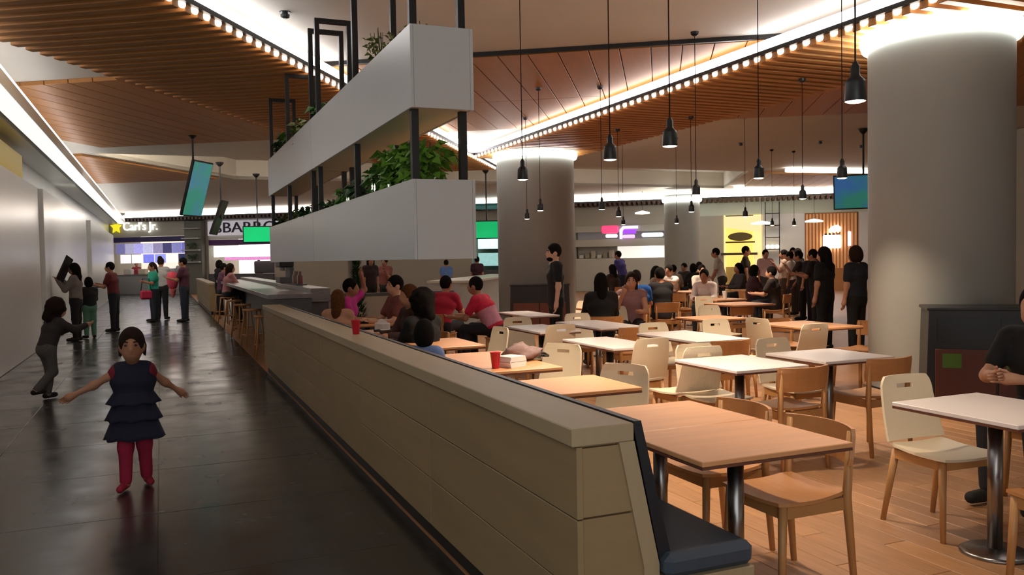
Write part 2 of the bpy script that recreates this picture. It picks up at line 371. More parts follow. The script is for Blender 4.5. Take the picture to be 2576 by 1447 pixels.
# ------------------------------------------------------------------ hanging two-tier planter
def planter():
    o = (1.65, 8.68, 1.55); e = empty('hanging_planter', o, 0, 'two-tier white planter box hung on black frames above the banquette', 'planter')
    B = lambda mb, n, m, sm=False: shift(mb, o).build(n, m, e, smooth=sm)
    X0, X1 = 1.45, 1.86
    for (z0, z1, nm) in ((1.55,2.05,'lower'), (2.49,3.0,'upper')):
        for (a, b) in ((5.0,8.675),(8.685,12.36)):
            B(MB().box(X0, X0+.02, a, b, z0, z1, .002), 'side_panel', M_PLANT)
            B(MB().box(X1-.02, X1, a, b, z0, z1, .002), 'side_panel', M_PLANT)
            B(MB().box(X0+.021, X1-.021, a+.022, b-.002, z0+.004, z0+.02), 'bottom_panel', M_PLANTIN)
        B(MB().box(X0+.021, X1-.021, 5.0, 5.02, z0, z1, .002), 'end_panel', M_PLANT)
        B(MB().box(X0+.021, X1-.021, 12.34, 12.36, z0, z1, .002), 'end_panel', M_PLANT)
        B(MB().box(X0+.022, X1-.022, 5.03, 12.33, z1-.14, z1-.06), 'soil', M_SOIL)
    for (y, zt) in ((5.1,4.2),(6.75,4.2),(8.45,3.96),(8.85,3.96),(10.6,3.86),(12.25,3.86)):
        ft = MB()
        for x in (X0+.045, X1-.045):
            ft.box(x-.023, x+.023, y-.023, y+.023, 1.86, zt-.045)
        ft.box(X0+.022, X1-.022, y-.023, y+.023, zt-.045, zt)
        B(ft, 'hanger_frame', M_DARK)
    return e
planter()
def leaf_mesh(n, R, H, size, seed, droop=0.3):
    """a clump of curved leaves with a few stems"""
    rng = random.Random(seed); mb = MB(); 
    for k in range(n):
        a = rng.uniform(0,2*PI); t = rng.random()**.7; r = R*(.25+.75*rng.random())*(.5+.5*t); z = H*t*(1-.25*r/R)
        bx, by, bz = r*math.cos(a), r*math.sin(a), z
        d = Vector((math.cos(a+rng.uniform(-1,1)), math.sin(a+rng.uniform(-1,1)), rng.uniform(-.4,.9))).normalized()
        s = d.cross(Vector((rng.uniform(-1,1),rng.uniform(-1,1),1))).normalized(); L = size*rng.uniform(.7,1.3); w = L*.32; nn = s.cross(d)
        p = Vector((bx,by,bz)); m1 = p+d*L*.5+nn*L*.08; tip = p+d*L-Vector((0,0,droop*L))
        mb.add([p, m1+s*w, tip, m1-s*w, m1+nn*L*.05], [(0,1,4),(1,2,4),(2,3,4),(3,0,4)])
    return mb
def stems_mesh(n, R, H, seed):
    rng = random.Random(seed); mb = MB()
    for k in range(n):
        a = rng.uniform(0,2*PI); r = R*rng.random(); mb.tube([(r*.2*math.cos(a), r*.2*math.sin(a), -.05), (r*.6*math.cos(a), r*.6*math.sin(a), H*.5), (r*math.cos(a), r*math.sin(a), H*.95)], [.005,.004,.002], 4)
    return mb
M_STEM = mat('plant_stem', (70, 66, 34), .7)
def plant(kind, x, y, z, R, H, n, size, col, label, seed, flowers=0, group='plants in the hanging planter'):
    e = empty(kind, (x,y,z), 0, label, 'plant', group)
    leaf_mesh(n, R, H, size, seed).build('foliage', M_LEAF[col], e); stems_mesh(8, R, H, seed+1).build('stems', M_STEM, e)
    rng = random.Random(seed+9)
    for k in range(flowers):
        f = MB(); px, py, pz = -R*.75+rng.uniform(-.03,.03), rng.uniform(-R,R), rng.uniform(.02,.08)+.05
        for q in range(6):
            t = 2*PI*q/6; f.add([(0,0,0),(.02*math.cos(t-.5),.02*math.sin(t-.5),.008),(.035*math.cos(t),.035*math.sin(t),.004),(.02*math.cos(t+.5),.02*math.sin(t+.5),.008)], [(0,1,2,3)])
        f.v = [(px+c*.6-.0, py+b_, pz+a_) for a_, b_, c in f.v]; f.build('blossom', M_FLOW, e)
for i, (y, R, H, n, sz, c, lb, fl_) in enumerate((
    (5.45,.17,.36,240,.10,0,'tall bright green fern in the lower tier by the near end of the planter',0),
    (5.95,.18,.40,260,.10,0,'fullest bright green fern of the lower planter tier',1),
    (6.45,.17,.30,220,.09,1,'mid green bush beside the second black frame in the lower planter tier',2),
    (7.0,.17,.24,200,.09,2,'dark green bush with white blossoms in the lower planter tier',2),
    (7.6,.16,.22,180,.09,1,'spreading green plant in the lower tier just before the panel joint',2),
    (8.2,.15,.14,120,.09,2,'low dark plant at the panel joint of the lower planter tier',1),
    (9.3,.15,.18,130,.10,2,'dark leafy plant in the far half of the lower planter tier',1),
    (10.1,.15,.20,130,.10,2,'dark spiky plant further along the far half of the lower planter tier',1),
    (11.0,.15,.20,120,.10,3,'olive plant in the lower planter tier near its far end',0),
    (11.9,.14,.18,100,.10,2,'last dark plant at the far end of the lower planter tier',0))):
    plant('planter_fern', 1.65, y, 1.99, R, H, n, sz, c, lb, 40+i*7, fl_)
for i, (y, R, H, n, sz, c, lb) in enumerate((
    (5.3,.15,.14,26,.05,3,'sparse twigs showing over the near end of the upper planter tier'),
    (6.35,.15,.38,90,.06,3,'wispy olive shrub in the upper planter tier before the tall post'),
    (8.75,.15,.26,80,.09,1,'green plant inside the double black frames of the upper planter tier'),
    (9.9,.16,.26,110,.10,3,'yellow green shrub in the upper planter tier past the panel joint'),
    (10.9,.16,.30,120,.10,1,'leafy green shrub in the upper planter tier between the far frames'),
    (11.8,.16,.28,110,.10,2,'dark green shrub at the far end of the upper planter tier'))):
    plant('planter_shrub', 1.62, y, 2.94, R, H, n, sz, c, lb, 140+i*7)

# ------------------------------------------------------------------ tables and chairs
def table_proto(w, d, topm, edgem, name='cafe_table'):
    e = empty(name, (0,0,0))
    MB().box(-w/2, w/2, -d/2, d/2, .728, .75, .003).build('table_top', topm, e)
    MB().box(-w/2+.001, w/2-.001, -d/2+.001, d/2-.001, .716, .7275).build('edge_band', edgem, e)
    MB().box(-.16, .16, -.16, .16, .70, .7155).build('bracket', M_DARK, e)
    MB().lathe([(.036,.02),(.036,.70)], 16).build('pole', M_CHROME, e, smooth=True)
    MB().lathe([(.165,0),(.165,.012),(.15,.02),(.05,.028),(.04,.03)], 28).build('base_plate', M_CHROME, e, smooth=True)
    return e
def shell_chair():
    e = empty('shell_chair', (0,0,0))
    # seat sheet: x across, y front(+) to back(-)
    P = []
    for i in range(9):
        t = i/8; y = .22-.40*t; z = .452-.018*math.sin(PI*t)-.015*(1-t)**4
        w = .215*(1-.10*t); P.append([((k/8*2-1)*w*(1 if 0 < i < 8 else .94), y, z+.012*abs(k/8*2-1)**2) for k in range(9)])
    MB().sheet(P, .014).build('seat', M_CHWH, e, smooth=False)
    Q = []; nb = 14
    for i in range(nb+1):
        t = i/nb; z = .47+.36*t; y = -.185-.085*t-.01*math.sin(PI*t)
        w = .205-.028*t
        if i == nb: w *= .86
        elif i == nb-1: w *= .955
        Q.append([((k/12*2-1)*w, y+.020*(abs(k/12*2-1)**2), z-(.006*(k/12*2-1)**2 if i > nb-3 else 0)) for k in range(13)])
    MB().sheet(Q, .014, skip=[(11,k) for k in (5,6)]+[(11,4),(11,7)]).build('backrest', M_CHWH, e)
    for sx in (-1,1):
        MB().tube([(sx*.17,.17,.425),(sx*.195,.20,0)], [.022,.014], 8).build('leg', M_CHWD, e, smooth=True)
        MB().tube([(sx*.16,-.16,.425),(sx*.185,-.235,0)], [.022,.014], 8).build('leg', M_CHWD, e, smooth=True)
    f = MB(); f.box(-.18,.18,.155,.18,.375,.425).box(-.17,.17,-.175,-.15,.375,.425).box(-.18,-.158,-.15,.155,.375,.425).box(.158,.18,-.15,.155,.375,.425)
    f.build('seat_frame', M_CHWD, e); return e
def wood_chair():
    e = empty('wood_chair', (0,0,0))
    P = []
    for i in range(9):
        t = i/8; y = .21-.40*t; z = .452-.02*math.sin(PI*t)-.012*(1-t)**4; w = .215-.02*t
        P.append([((k/8*2-1)*w*(1 if 0 < i < 8 else .93), y, z+.01*abs(k/8*2-1)**2) for k in range(9)])
    MB().sheet(P, .016).build('seat', M_CHBK, e)
    Q = []
    for i in range(6):
        t = i/5; z = .578+.168*t
        Q.append([((k/12*2-1)*.225*(1 if 0 < i < 5 else .965), -.245-.02*t+.075*(abs(k/12*2-1)**2), z) for k in range(13)])
    MB().sheet(Q, .018).build('backrest', M_CHBK, e)
    for sx in (-1,1):
        MB().tube([(sx*.185,.175,.43),(sx*.20,.195,0)], [.021,.016], 8).build('leg', M_CHWD, e, smooth=True)
        MB().tube([(sx*.20,-.205,.73),(sx*.195,-.185,.43),(sx*.20,-.225,0)], [.016,.021,.015], 8).build('leg', M_CHWD, e, smooth=True)
    f = MB(); f.box(-.185,.185,.16,.182,.37,.428).box(-.185,.185,-.195,-.173,.37,.428).box(-.195,-.173,-.173,.16,.37,.428).box(.173,.195,-.173,.16,.37,.428)
    f.build('seat_frame', M_CHWD, e); return e
USED = {}
def place(key, maker, loc, rz, label, cat, group=None):
    if key not in USED: USED[key] = maker(); o = USED[key]
    else: o = copy_tree(USED[key]); 
    o.location = (loc[0],loc[1],loc[2] if len(loc) > 2 else 0); o.rotation_euler = (0,0,rz); o['label'] = label; o['category'] = cat
    if group: o['group'] = group
    return o
G_T = 'cafe tables of the seating area'
def wtab(x0, x1, y0, y1, label): place(('w',round(x1-x0,1),round(y1-y0,1)), lambda: table_proto(x1-x0, y1-y0, M_TWH, M_EDGE), ((x0+x1)/2,(y0+y1)/2), 0, label, 'table', G_T)
def otab(x0, x1, y0, y1, label): place(('o',round(x1-x0,1),round(y1-y0,1)), lambda: table_proto(x1-x0, y1-y0, M_TWD, M_EDGE), ((x0+x1)/2,(y0+y1)/2), 0, label, 'table', G_T)
otab(1.90,2.66,2.66,3.245,'nearest oak table in front of the end of the banquette')
otab(1.90,2.66,3.255,3.84,'oak table pushed against the far edge of the nearest oak table')
otab(2.0,2.68,4.36,4.99,'empty oak table beside the banquette, second group from the near end')
otab(2.04,2.68,5.45,6.68,'oak table carrying the red cup and white foam box')
otab(2.15,2.75,7.2,8.05,'oak table right of the child with black hair on the banquette')
otab(2.06,2.7,8.75,9.5,'small oak table behind the red cup on the banquette cap')
otab(2.10,2.75,10.2,11.0,'oak table with food in front of the person in magenta')
wtab(3.61,4.24,4.65,5.4,'white table left of the two large white tables, a brown chair at its near side')
wtab(4.46,5.14,4.72,5.38,'white table nearest the left side of the large column')
wtab(3.56,4.2,2.58,3.29,'white table at the right edge with a cream chair behind it')
wtab(3.59,4.08,6.3,7.3,'white table with a grey-backed shell chair at its near side')
wtab(4.52,5.12,6.4,7.45,'white table in the middle, brown chair at its near right corner')
wtab(3.69,4.22,8.1,9.05,'white table in front of the man in the pink striped shirt')
wtab(4.48,5.05,8.15,9.3,'white table in front of the woman in black seen from behind')
wtab(4.6,5.08,10.4,11.5,'far white table below the standing man in black')
otab(6.3,7.0,6.85,7.75,'oak table behind the white tables, left of the large column')
otab(6.1,6.75,8.45,9.1,'oak table with a cream shell chair behind it, mid hall')
otab(6.0,6.6,11.0,11.7,'oak table where the woman with tan shoulders sits')
otab(8.2,9.0,10.6,11.4,'oak table end among far brown chairs')
otab(8.9,9.6,12.0,12.7,'far oak table at the black legged chairs near the crowd')
otab(7.6,8.3,12.6,13.3,'oak table between the person in blue and the person in a dark suit')
otab(10.4,11.2,15.0,15.8,'distant oak table before the people in white')
otab(11.8,12.6,14.6,15.4,'distant oak table where a tray stands')
otab(13.0,13.8,19.4,20.2,'distant table before the dark haired pair by the white counter')
G_W = 'cream shell chairs'; G_B = 'brown wooden chairs'
def wch(x, y, face, label): place('shell', shell_chair, (x,y), face, label, 'chair', G_W)
def bch(x, y, face, label): place('wood', wood_chair, (x,y), face, label, 'chair', G_B)
# face: rotation of local +y (the way the sitter looks): 0 = +Y, pi = towards the camera, pi/2 = -X
wch(3.98,3.34,PI-.06,'large cream shell chair behind the right edge table, nearest of its kind')
wch(3.97,5.40,PI,'cream shell chair behind the left one of the two large white tables')
wch(4.80,5.44,PI+.03,'cream shell chair behind the white table next to the large column')
wch(4.86,7.42,PI,'cream shell chair behind the middle white table')
wch(3.93,6.50,0.05,'shaded cream shell chair seen from behind between two white tables')
wch(4.90,9.27,PI,'cream shell chair below the seated woman in black, facing the camera')
wch(3.98,9.1,PI-.05,'cream shell chair beside the man in pink, facing the camera')
wch(3.94,8.33,0.06,'shaded cream shell chair seen from behind near the man in pink')
wch(2.62,4.72,PI/2+.5,'cream shell chair at the second oak table by the banquette')
wch(2.86,6.12,PI/2+.55,'cream shell chair beside the grey bag on the oak table')
wch(3.02,8.1,PI/2+.1,'cream shell chair seen sideways left of the man in pink')
wch(6.13,6.9,0.04,'shaded cream shell chair seen from behind left of the large column')
wch(6.42,7.6,-PI/2+.1,'cream shell chair seen sideways in the gap of the mid hall')
wch(7.2,9.64,PI,'cream shell chair high in the row behind the mid oak table')
wch(5.70,7.46,PI,'cream shell chair in front of the mid oak table, facing the camera')
wch(5.98,10.3,PI-.2,'shaded cream shell chair beside the seated woman in black')
wch(8.7,11.85,PI,'small distant cream shell chair before the oak tables')
wch(6.2,11.95,2.2,'cream shell chair catching light beside the black cabinet')
wch(3.92,5.72,0.0,'cream shell chair behind the shaded one, its side to the big white table')
bch(2.68,3.66,PI/2,'brown wooden chair at the far half of the joined oak tables')
bch(2.68,3.10,PI/2,'brown wooden chair at the near half of the joined oak tables')
bch(4.18,4.84,0.0,'brown wooden chair tucked under the near right corner of the left big white table')
bch(5.08,4.92,0.0,'brown wooden chair tucked under the white table next to the large column')
bch(4.90,6.60,0.0,'brown wooden chair tucked under the middle white table')
bch(4.94,8.35,0.0,'brown wooden chair at the white table in front of the woman in black')
bch(7.0,8.0,PI,'brown wooden chair behind the oak table left of the large column')
bch(7.35,7.25,PI/2,'brown wooden chair half hidden by the large column')
bch(8.5,11.0,0.0,'brown wooden chair standing alone mid hall before the crowd')
bch(8.7,13.55,PI,'brown wooden chair behind the person in the blue shirt')
bch(3.80,11.93,-.9,'brown wooden chair left of the men in red shirts')
bch(4.42,10.95,PI/2-.5,'brown wooden chair the man in pink sits on')
bch(9.9,14.5,PI,'distant brown chair before the people in white shirts')
bch(3.75,2.42,0.0,'nearest brown wooden chair at the bottom right edge')
bch(5.06,3.42,1.65,'brown wooden chair the man in black at the right edge sits on')
bch(2.9,10.6,PI/2,'brown wooden chair of the laughing man behind the banquette tables')
bch(2.62,8.8,PI/2+.3,'brown wooden chair of the brown haired woman behind the banquette')
bch(5.55,10.0,-.35,'brown wooden chair the woman in black sits on')
bch(6.35,10.55,2.6,'brown wooden chair the woman with tan shoulders sits on')
bch(7.3,12.0,-.6,'brown wooden chair the person in the blue shirt sits on')
bch(8.0,12.3,-.2,'brown wooden chair the person in the dark suit sits on')
bch(10.8,16.3,PI,'distant brown chair of the person in white stretching an arm')
bch(9.75,13.4,2.3,'distant brown chair of the leaning person in white')
bch(11.8,16.2,PI,'distant brown chair left of the tray table')
bch(13.4,18.9,0.0,'distant brown chair of the dark pair by the white counter')

# ------------------------------------------------------------------ things on tables
def cup(x, y, z, label):
    e = empty('plastic_cup', (x,y,z), 0, label, 'cup', 'red plastic cups')
    MB().lathe([(.026,0),(.038,.11),(.041,.112),(.041,.118),(.036,.118),(.024,.004)], 18, cap=False).build('cup_body', M_RED, e, smooth=True)
    MB().lathe([(.0,.003),(.027,.003)], 18, cap=False).build('cup_base', M_RED, e)
cup(1.45, 6.75, .951, 'red plastic cup standing on the banquette cap')
cup(2.22, 5.62, .751, 'red plastic cup on the oak table beside the white foam box')
def foam_box(x, y, z, rz, label, s=1.0):
    e = empty('takeout_box', (x,y,z), rz, label, 'box')
    MB().prism([(-.075,0),(.075,0),(.088,.038),(-.088,.038)], -.075, .075, 'y').build('box_tray', M_FOAM, e)
    MB().prism([(-.088,.041),(.088,.041),(.074,.078),(-.074,.078)], -.075, .075, 'y').build('box_lid', M_FOAM, e); e.scale = (s,s,s)
foam_box(2.36, 5.66, .751, .4, 'white foam takeout box beside a red cup on the oak table')
foam_box(1.62, 8.3, .951, .2, 'crumpled white food box on the banquette cap by the brown haired girl', .9) if False else None
def bag():
    m = mat('mauve_grey_fabric', (138, 112, 108), .8, var=.2, scale=18, bump=.2); e = empty('cloth_bag', (2.60,5.98,.751), .3, 'crumpled mauve grey bag lying on the oak table', 'bag')
    rng = np.random.RandomState(3); P = []
    for i in range(13):
        th = PI*i/12; row = []
        for k in range(20):
            ph = 2*PI*k/20; r = 1+.16*math.sin(3*ph+i)*math.sin(th)+.10*math.sin(5*ph-2*i)
            row.append((.17*r*math.sin(th)*math.cos(ph), .11*r*math.sin(th)*math.sin(ph), max(0, .055+.065*r*math.cos(th)*(1-.3*math.cos(ph)))))
        row.append(row[0]); P.append(row)
    vs = [p for r in P for p in r]; fs = [(i*21+k, i*21+k+1, (i+1)*21+k+1, (i+1)*21+k) for i in range(12) for k in range(20)]
    MB().add(vs, [f[::-1] for f in fs]).build('bag_body', m, e, smooth=True)
    MB().tube([(.1,-.03,.05),(.17,-.05,.04),(.24,-.02,.012),(.22,.04,.012),(.12,.05,.03)], .012, 6).build('strap', M_DARK, e, smooth=True)
bag()
M_TRAY = mat('black_tray', (26, 24, 24), .5)
def tray(x, y, z, rz, label, food=True):
    e = empty('food_tray', (x,y,z), rz, label, 'tray')
    MB().box(-.2,.2,-.14,.14,0,.012,.004).build('tray_base', M_TRAY, e)
    rim = MB().box(-.2,.2,-.14,-.128,.012,.026).box(-.2,.2,.128,.14,.012,.026).box(-.2,-.188,-.128,.128,.012,.026).box(.188,.2,-.128,.128,.012,.026); rim.build('tray_rim', M_TRAY, e)
    if food:
        MB().lathe([(.05,.013),(.09,.03),(.094,.03),(.05,.016)], 18, -.08, 0).build('plate', M_FOAM, e, smooth=True)
        MB().box(.03,.14,-.08,.04,.013,.05,.008).build('food_carton', mat('yellow_carton', (214, 190, 110), .7), e)
tray(2.4,10.62,.751,.2,'food tray on the table in front of the person in magenta')
tray(2.38,9.05,.751,.1,'food tray on the small table behind the cup')
tray(12.2,15.0,.751,.3,'food tray on the distant oak table')

# ------------------------------------------------------------------ pendants
def pendant_proto():
    e = empty('pendant_lamp', (0,0,0))
    MB().lathe([(.048,.0),(.050,.01),(.046,.09),(.044,.10),(.026,.118),(.022,.125),(.022,.165),(.008,.19)], 20, cap=False).build('shade', M_LAMP, e, smooth=True)
    MB().lathe([(.001,-.008),(.03,-.005),(.045,.0),(.047,.006),(.001,.008)], 20).build('lamp_disc', M_BULB, e)
    return e
PZ = 2.27
PEND = [(3.09,3.07,'nearest pendant lamp, in front of the large column'),(3.13,4.71,'black pendant lamp above the left big white table'),(3.12,5.49,'second black pendant lamp left of the ceiling light line'),(3.1,7.08,'black pendant lamp hanging in front of the round column behind the man'),
 (5.29,6.46,'black pendant lamp near the bright wedge of the far ceiling'),(6.14,6.27,'black pendant lamp beside the left edge of the large column'),(6.27,11.31,'small pendant lamp right of the column behind the man'),(5.96,8.42,'pendant lamp over the distant grey column ring'),
 (8.24,11.78,'small pendant lamp in front of the distant grey column'),(5.41,11.7,'lit small pendant lamp in front of the column behind the man'),(6.31,14.24,'lowest small pendant lamp in front of the column behind the man'),(10.85,16.09,'tiny pendant lamp low on the distant grey column'),
 (7.73,13.32,'tiny pendant lamp over the pink sign'),(9.8,16.68,'tiny pendant lamp over the purple sign'),(7.92,8.79,'pendant lamp under the far light band near the slat stall'),(10.47,13.19,'tiny pendant lamp in front of the yellow stall'),(14.5,17.2,'tiny pendant lamp left of the white lit sign'),(15.3,17.3,'tiny pendant lamp right of the white lit sign')]
pp = pendant_proto()
for i, (x, y, lb) in enumerate(PEND):
    o = pp if i == 0 else copy_tree(pp)
    o.location = (x,y,PZ); tag(o, lb, 'pendant lamp', 'black pendant lamps')
    in_band = 10.65 < x*VX+y*VY < 16.7; zt = 4.15 if in_band else ZC
    if 6.78 < x < 8.95 and y < 18.2: zt = 3.86
    MB().tube([(0,0,.18),(0,0,zt-PZ-.03)], .0045, 5).build('cord', M_CORD, o)
    MB().lathe([(.02,zt-PZ-.05),(.045,zt-PZ-.03),(.05,zt-PZ)], 14).build('ceiling_rose', M_LAMP, o)
    if i < 16:
        ld = bpy.data.lights.new('pendant_light', 'SPOT'); ld.energy = 36 if i != 9 else 7; ld.color = (1.0,.80,.60); ld.spot_size = 2.0; ld.spot_blend = .8; ld.shadow_soft_size = .04
        lo = bpy.data.objects.new('pendant_light', ld); COL.objects.link(lo); lo.parent = o; lo.location = (0,0,-.02)

for (x, y, lb) in ((11.2,19.5,'dark ceiling sprinkler just before the bright ceiling recess'),(9.4,17.2,'dark ceiling sprinkler right of the column behind the man'),(12.9,16.4,'dark ceiling sprinkler above the middle of the crowd'),(14.6,15.6,'left one of two dark sprinklers above the blue green screen'),(16.2,15.9,'right one of two dark sprinklers above the blue green screen'),(1.3,9.2,'dark ceiling sprinkler left of the tall black planter frames'),(8.6,20.6,'dark ceiling sprinkler beside the ring of the column behind the man')):
    e = empty('ceiling_sprinkler', (x,y,ZC), 0, lb, 'sprinkler', 'ceiling sprinklers')
    MB().lathe([(.02,-.07),(.045,-.06),(.05,-.03),(.03,-.02),(.03,0)], 12).build('head', M_LAMP, e); MB().lathe([(.06,-.008),(.06,0)], 14).build('flange', M_LAMP, e)
e = empty('paper_cup', (9.3,12.3,.751), 0, 'white paper cup on the far oak table', 'cup'); MB().lathe([(.03,0),(.045,.12),(.047,.122),(.04,.122)], 14).build('cup_body', M_FOAM, e); MB().lathe([(.048,.123),(.046,.14),(.02,.142)], 14).build('lid', M_FOAM, e)
e = empty('napkin_box', (2.3,9.3,.751), .3, 'white napkin box on the small table behind the cup', 'box'); MB().box(-.06,.06,-.08,.08,0,.09,.01).build('box_body', M_FOAM, e); MB().prism([(-.04,.091),(.04,.091),(.01,.13),(-.02,.12)], -.05, .05, 'y').build('napkin', M_TWH, e)
# ------------------------------------------------------------------ waste cabinets by the columns
def cabinet(loc, rz, w, d, h, label, sticker):
    e = empty('waste_cabinet', (loc[0],loc[1],0), rz, label, 'cabinet')
    MB().prism([(-w/2-.03,0),(w/2+.03,0),(w/2,h-.03),(-w/2,h-.03)], -d/2, d/2, 'y').build('body', M_CABBLK, e)
    MB().box(-w/2-.02, w/2+.02, -d/2-.03, d/2, h-.029, h, .006).build('top', M_CABBLK, e)
    n = 2
    for k in range(n):
        x0 = -w/2+.05+k*(w-.1)/n; x1 = x0+(w-.1)/n-.02
        dr = MB().box(x0, x1, -d/2-.02, -d/2-.001, .08, h*.62, .004).build('door', M_CABRED, e)
        if sticker: MB().box(x0+.06, x0+.22, -d/2-.024, -d/2-.0205, h*.45, h*.58).build('sticker', mat('green_sticker', (70, 110, 36), .6), dr)
        MB().box(x0+.02, x1-.02, -d/2-.008, -d/2-.001, h*.68, h*.90).build('waste_flap', mat('flap_black', (14, 13, 13), .3), e)
cabinet((7.2,5.48), -.72, 1.15, .5, 1.02, 'black waste cabinet with mahogany doors against the large near column', True)
cabinet((7.25,15.78), -.42, 1.2, .45, 1.0, 'black waste cabinet behind the standing man in black', False)

# ------------------------------------------------------------------ bar counter, stools and the white counter
def bar():
    e = empty('bar_counter', (1.9,19.5,0), 0, 'long grey stone bar counter beyond the banquette', 'counter')
    o = (1.9,19.5,0); B = lambda mb, n, m: shift(mb, o).build(n, m, e)
    B(MB().box(1.5,2.18,13.2,26.2,.98,1.05,.006), 'counter_top', M_STONE)
    B(MB().box(1.95,2.15,13.3,26.1,0,.975), 'counter_body', M_STEELP)
    B(MB().box(1.60,2.16,13.22,13.29,.0,.975), 'end_panel', M_STEELP)
    B(MB().box(2.19,2.5,13.5,26.2,.90,1.12,.006), 'back_ledge', M_STONE)
    B(MB().box(2.2,2.48,13.55,26.1,0,.895), 'ledge_body', M_STEELP)
bar()
def stool():
    e = empty('bar_stool', (0,0,0))
    MB().lathe([(.0,.0),(.16,.0),(.175,.015),(.17,.035),(.0,.03)], 18, cap=False).build('seat', M_CHBK, e); e.children[0].location = (0,0,.66)
    for sx in (-1,1):
        for sy in (-1,1): MB().tube([(sx*.11,sy*.11,.66),(sx*.17,sy*.17,0)], [.018,.014], 6).build('leg', M_CHWD, e, smooth=True)
    ft = MB(); q = .15
    for a, b in (((-q,-q),(q,-q)),((q,-q),(q,q)),((q,q),(-q,q)),((-q,q),(-q,-q))): ft.tube([(a[0],a[1],.22),(b[0],b[1],.22)], .009, 6)
    ft.build('footrest', M_CHWD, e); return e
for k, lb in enumerate(('nearest bar stool by the end of the banquette','second bar stool along the grey counter','third bar stool along the grey counter','fourth bar stool along the grey counter','bar stool under the person in pink','last bar stool near the far partition')):
    place('stool', stool, (1.53,14.0+k*2.05), .2*k, lb, 'stool', 'bar stools at the grey counter')
wc = empty('white_counter', (5.62,18.3,0), -A33, 'white service counter left of the column behind the man', 'counter')
MB().box(0,.75,0,7.0,0,1.0,.004).build('counter_body', mat('white_counter_body', (204, 206, 204), .4), wc)
MB().box(-.03,.95,-.03,7.03,1.001,1.06,.006).build('counter_top', mat('white_counter_top', (226, 222, 208), .35), wc)
hw = empty('low_wall', (2.95,14.6,0), 0, 'pale low wall with dark rail behind the banquette tables', 'low wall')
MB().box(-.35,2.0,0,.12,0,.92,.004).build('panel', M_WALLG, hw); MB().box(-.37,2.02,-.02,.14,.921,.97,.004).build('rail', M_STEELP, hw)
# machines behind the bar
em = empty('coffee_machine', (2.34,17.6,1.121), 0, 'dark steel coffee machine on the bar ledge', 'machine')
MB().box(-.14,.14,-.35,.35,0,.12,.01).build('base', M_STEELP, em); MB().box(-.14,.14,-.35,.35,.32,.50,.02).build('hood', M_DARK, em); MB().box(.06,.14,-.33,.33,.12,.32).build('back_panel', M_STEELP, em)
for y in (-.2,0,.2): MB().tube([(-.05,y,.32),(-.05,y,.25)], .025, 8).build('group_head', M_CHROME, em)
ss = empty('syrup_stand', (2.34,15.9,1.121), 0, 'row of bottles and jars on the bar ledge', 'bottle rack')
MB().box(-.1,.1,-.5,.5,0,.02).build('shelf', M_STEELP, ss)
for k in range(7):
    c = ((120,40,44),(60,70,66),(170,160,140),(70,40,30),(150,60,60),(90,100,80),(180,170,160))[k]
    MB().lathe([(.035,.021),(.035,.16),(.012,.20),(.012,.25),(.0,.25)], 10, 0, -.42+k*.14, cap=False).build('bottle', mat('bottle_%d' % k, c, .25), ss, smooth=True)
tr = empty('slim_conifer', (3.1,14.25,0), 0, 'dark green slim potted conifer behind the banquette', 'plant')
MB().lathe([(.10,0),(.14,.3),(.15,.31),(.13,.31),(.12,.26)], 16, cap=False).build('pot', M_DARK, tr); MB().tube([(0,0,.2),(0,0,1.0)], .02, 6).build('trunk', M_STEM, tr)
lm = MB(); rng = random.Random(5)
for k in range(700):
    t = rng.random(); z = .35+1.25*t; r = (.15*(1-t)**.6+.015)*(.6+.4*rng.random()); a = rng.uniform(0,2*PI); p = Vector((r*math.cos(a),r*math.sin(a),z)); d = Vector((math.cos(a),math.sin(a),.9)).normalized(); s = Vector((-math.sin(a),math.cos(a),0))
    lm.add([p-s*.018, p+s*.018, p+d*.09], [(0,1,2)])
lm.build('foliage', M_LEAF[2], tr)
# ------------------------------------------------------------------ far storefronts (local x along the wall, y into the wall)
SA = Vector((-1.1,47.7,0)); SD = FD
def at_s(s): p = SA+SD*s; return (p.x,p.y,0)
wbk = empty('wall_back', (SA.x,SA.y,0), FR, 'far wall holding the food stalls', None, None, 'structure')
def wseg(x0, x1, z0, z1, m=M_WALLG, y0=0, y1=.2, n='wall_segment'): return MB().box(x0, x1, y0, y1, z0, z1).build(n, m, wbk)
wseg(-4,-1.9,0,4.2,M_WALL); wseg(-1.9,2.9,3.0,4.2,M_WALLG); wseg(2.9,4.28,0,4.2); wseg(4.28,8.0,2.75,4.2,M_WALL); wseg(8.0,12.0,0,4.2); wseg(12.0,13.4,2.2,4.2)
wseg(13.4,18.3,0,4.2); wseg(18.3,20.2,3.3,4.2); wseg(20.2,23.2,0,4.2); wseg(23.2,27.2,2.88,4.2); wseg(27.2,29.6,0,3.2); wseg(27.2,36,3.2,4.2, mat('pale_green_band', (206, 214, 196), .6)); wseg(31.2,32.9,0,3.2,M_WALL); wseg(35.0,46,0,3.2,M_WALL); wseg(36,46,3.2,4.2)
wseg(-4,46,0,4.2,mat('stall_back_grey', (120, 116, 108), .7),3.6,3.7,'rear_wall')
for x in (-1.95,2.92,4.2,8.05,11.9,13.45,18.2,20.25,23.1,27.25,29.5,31.25,32.85,35.05): wseg(x-.05,x+.05,0,3.2,M_WALLG,.2,3.6,'side_wall')
def stall(s, label): return empty('food_stall', at_s(s), FR, label, 'food stall')
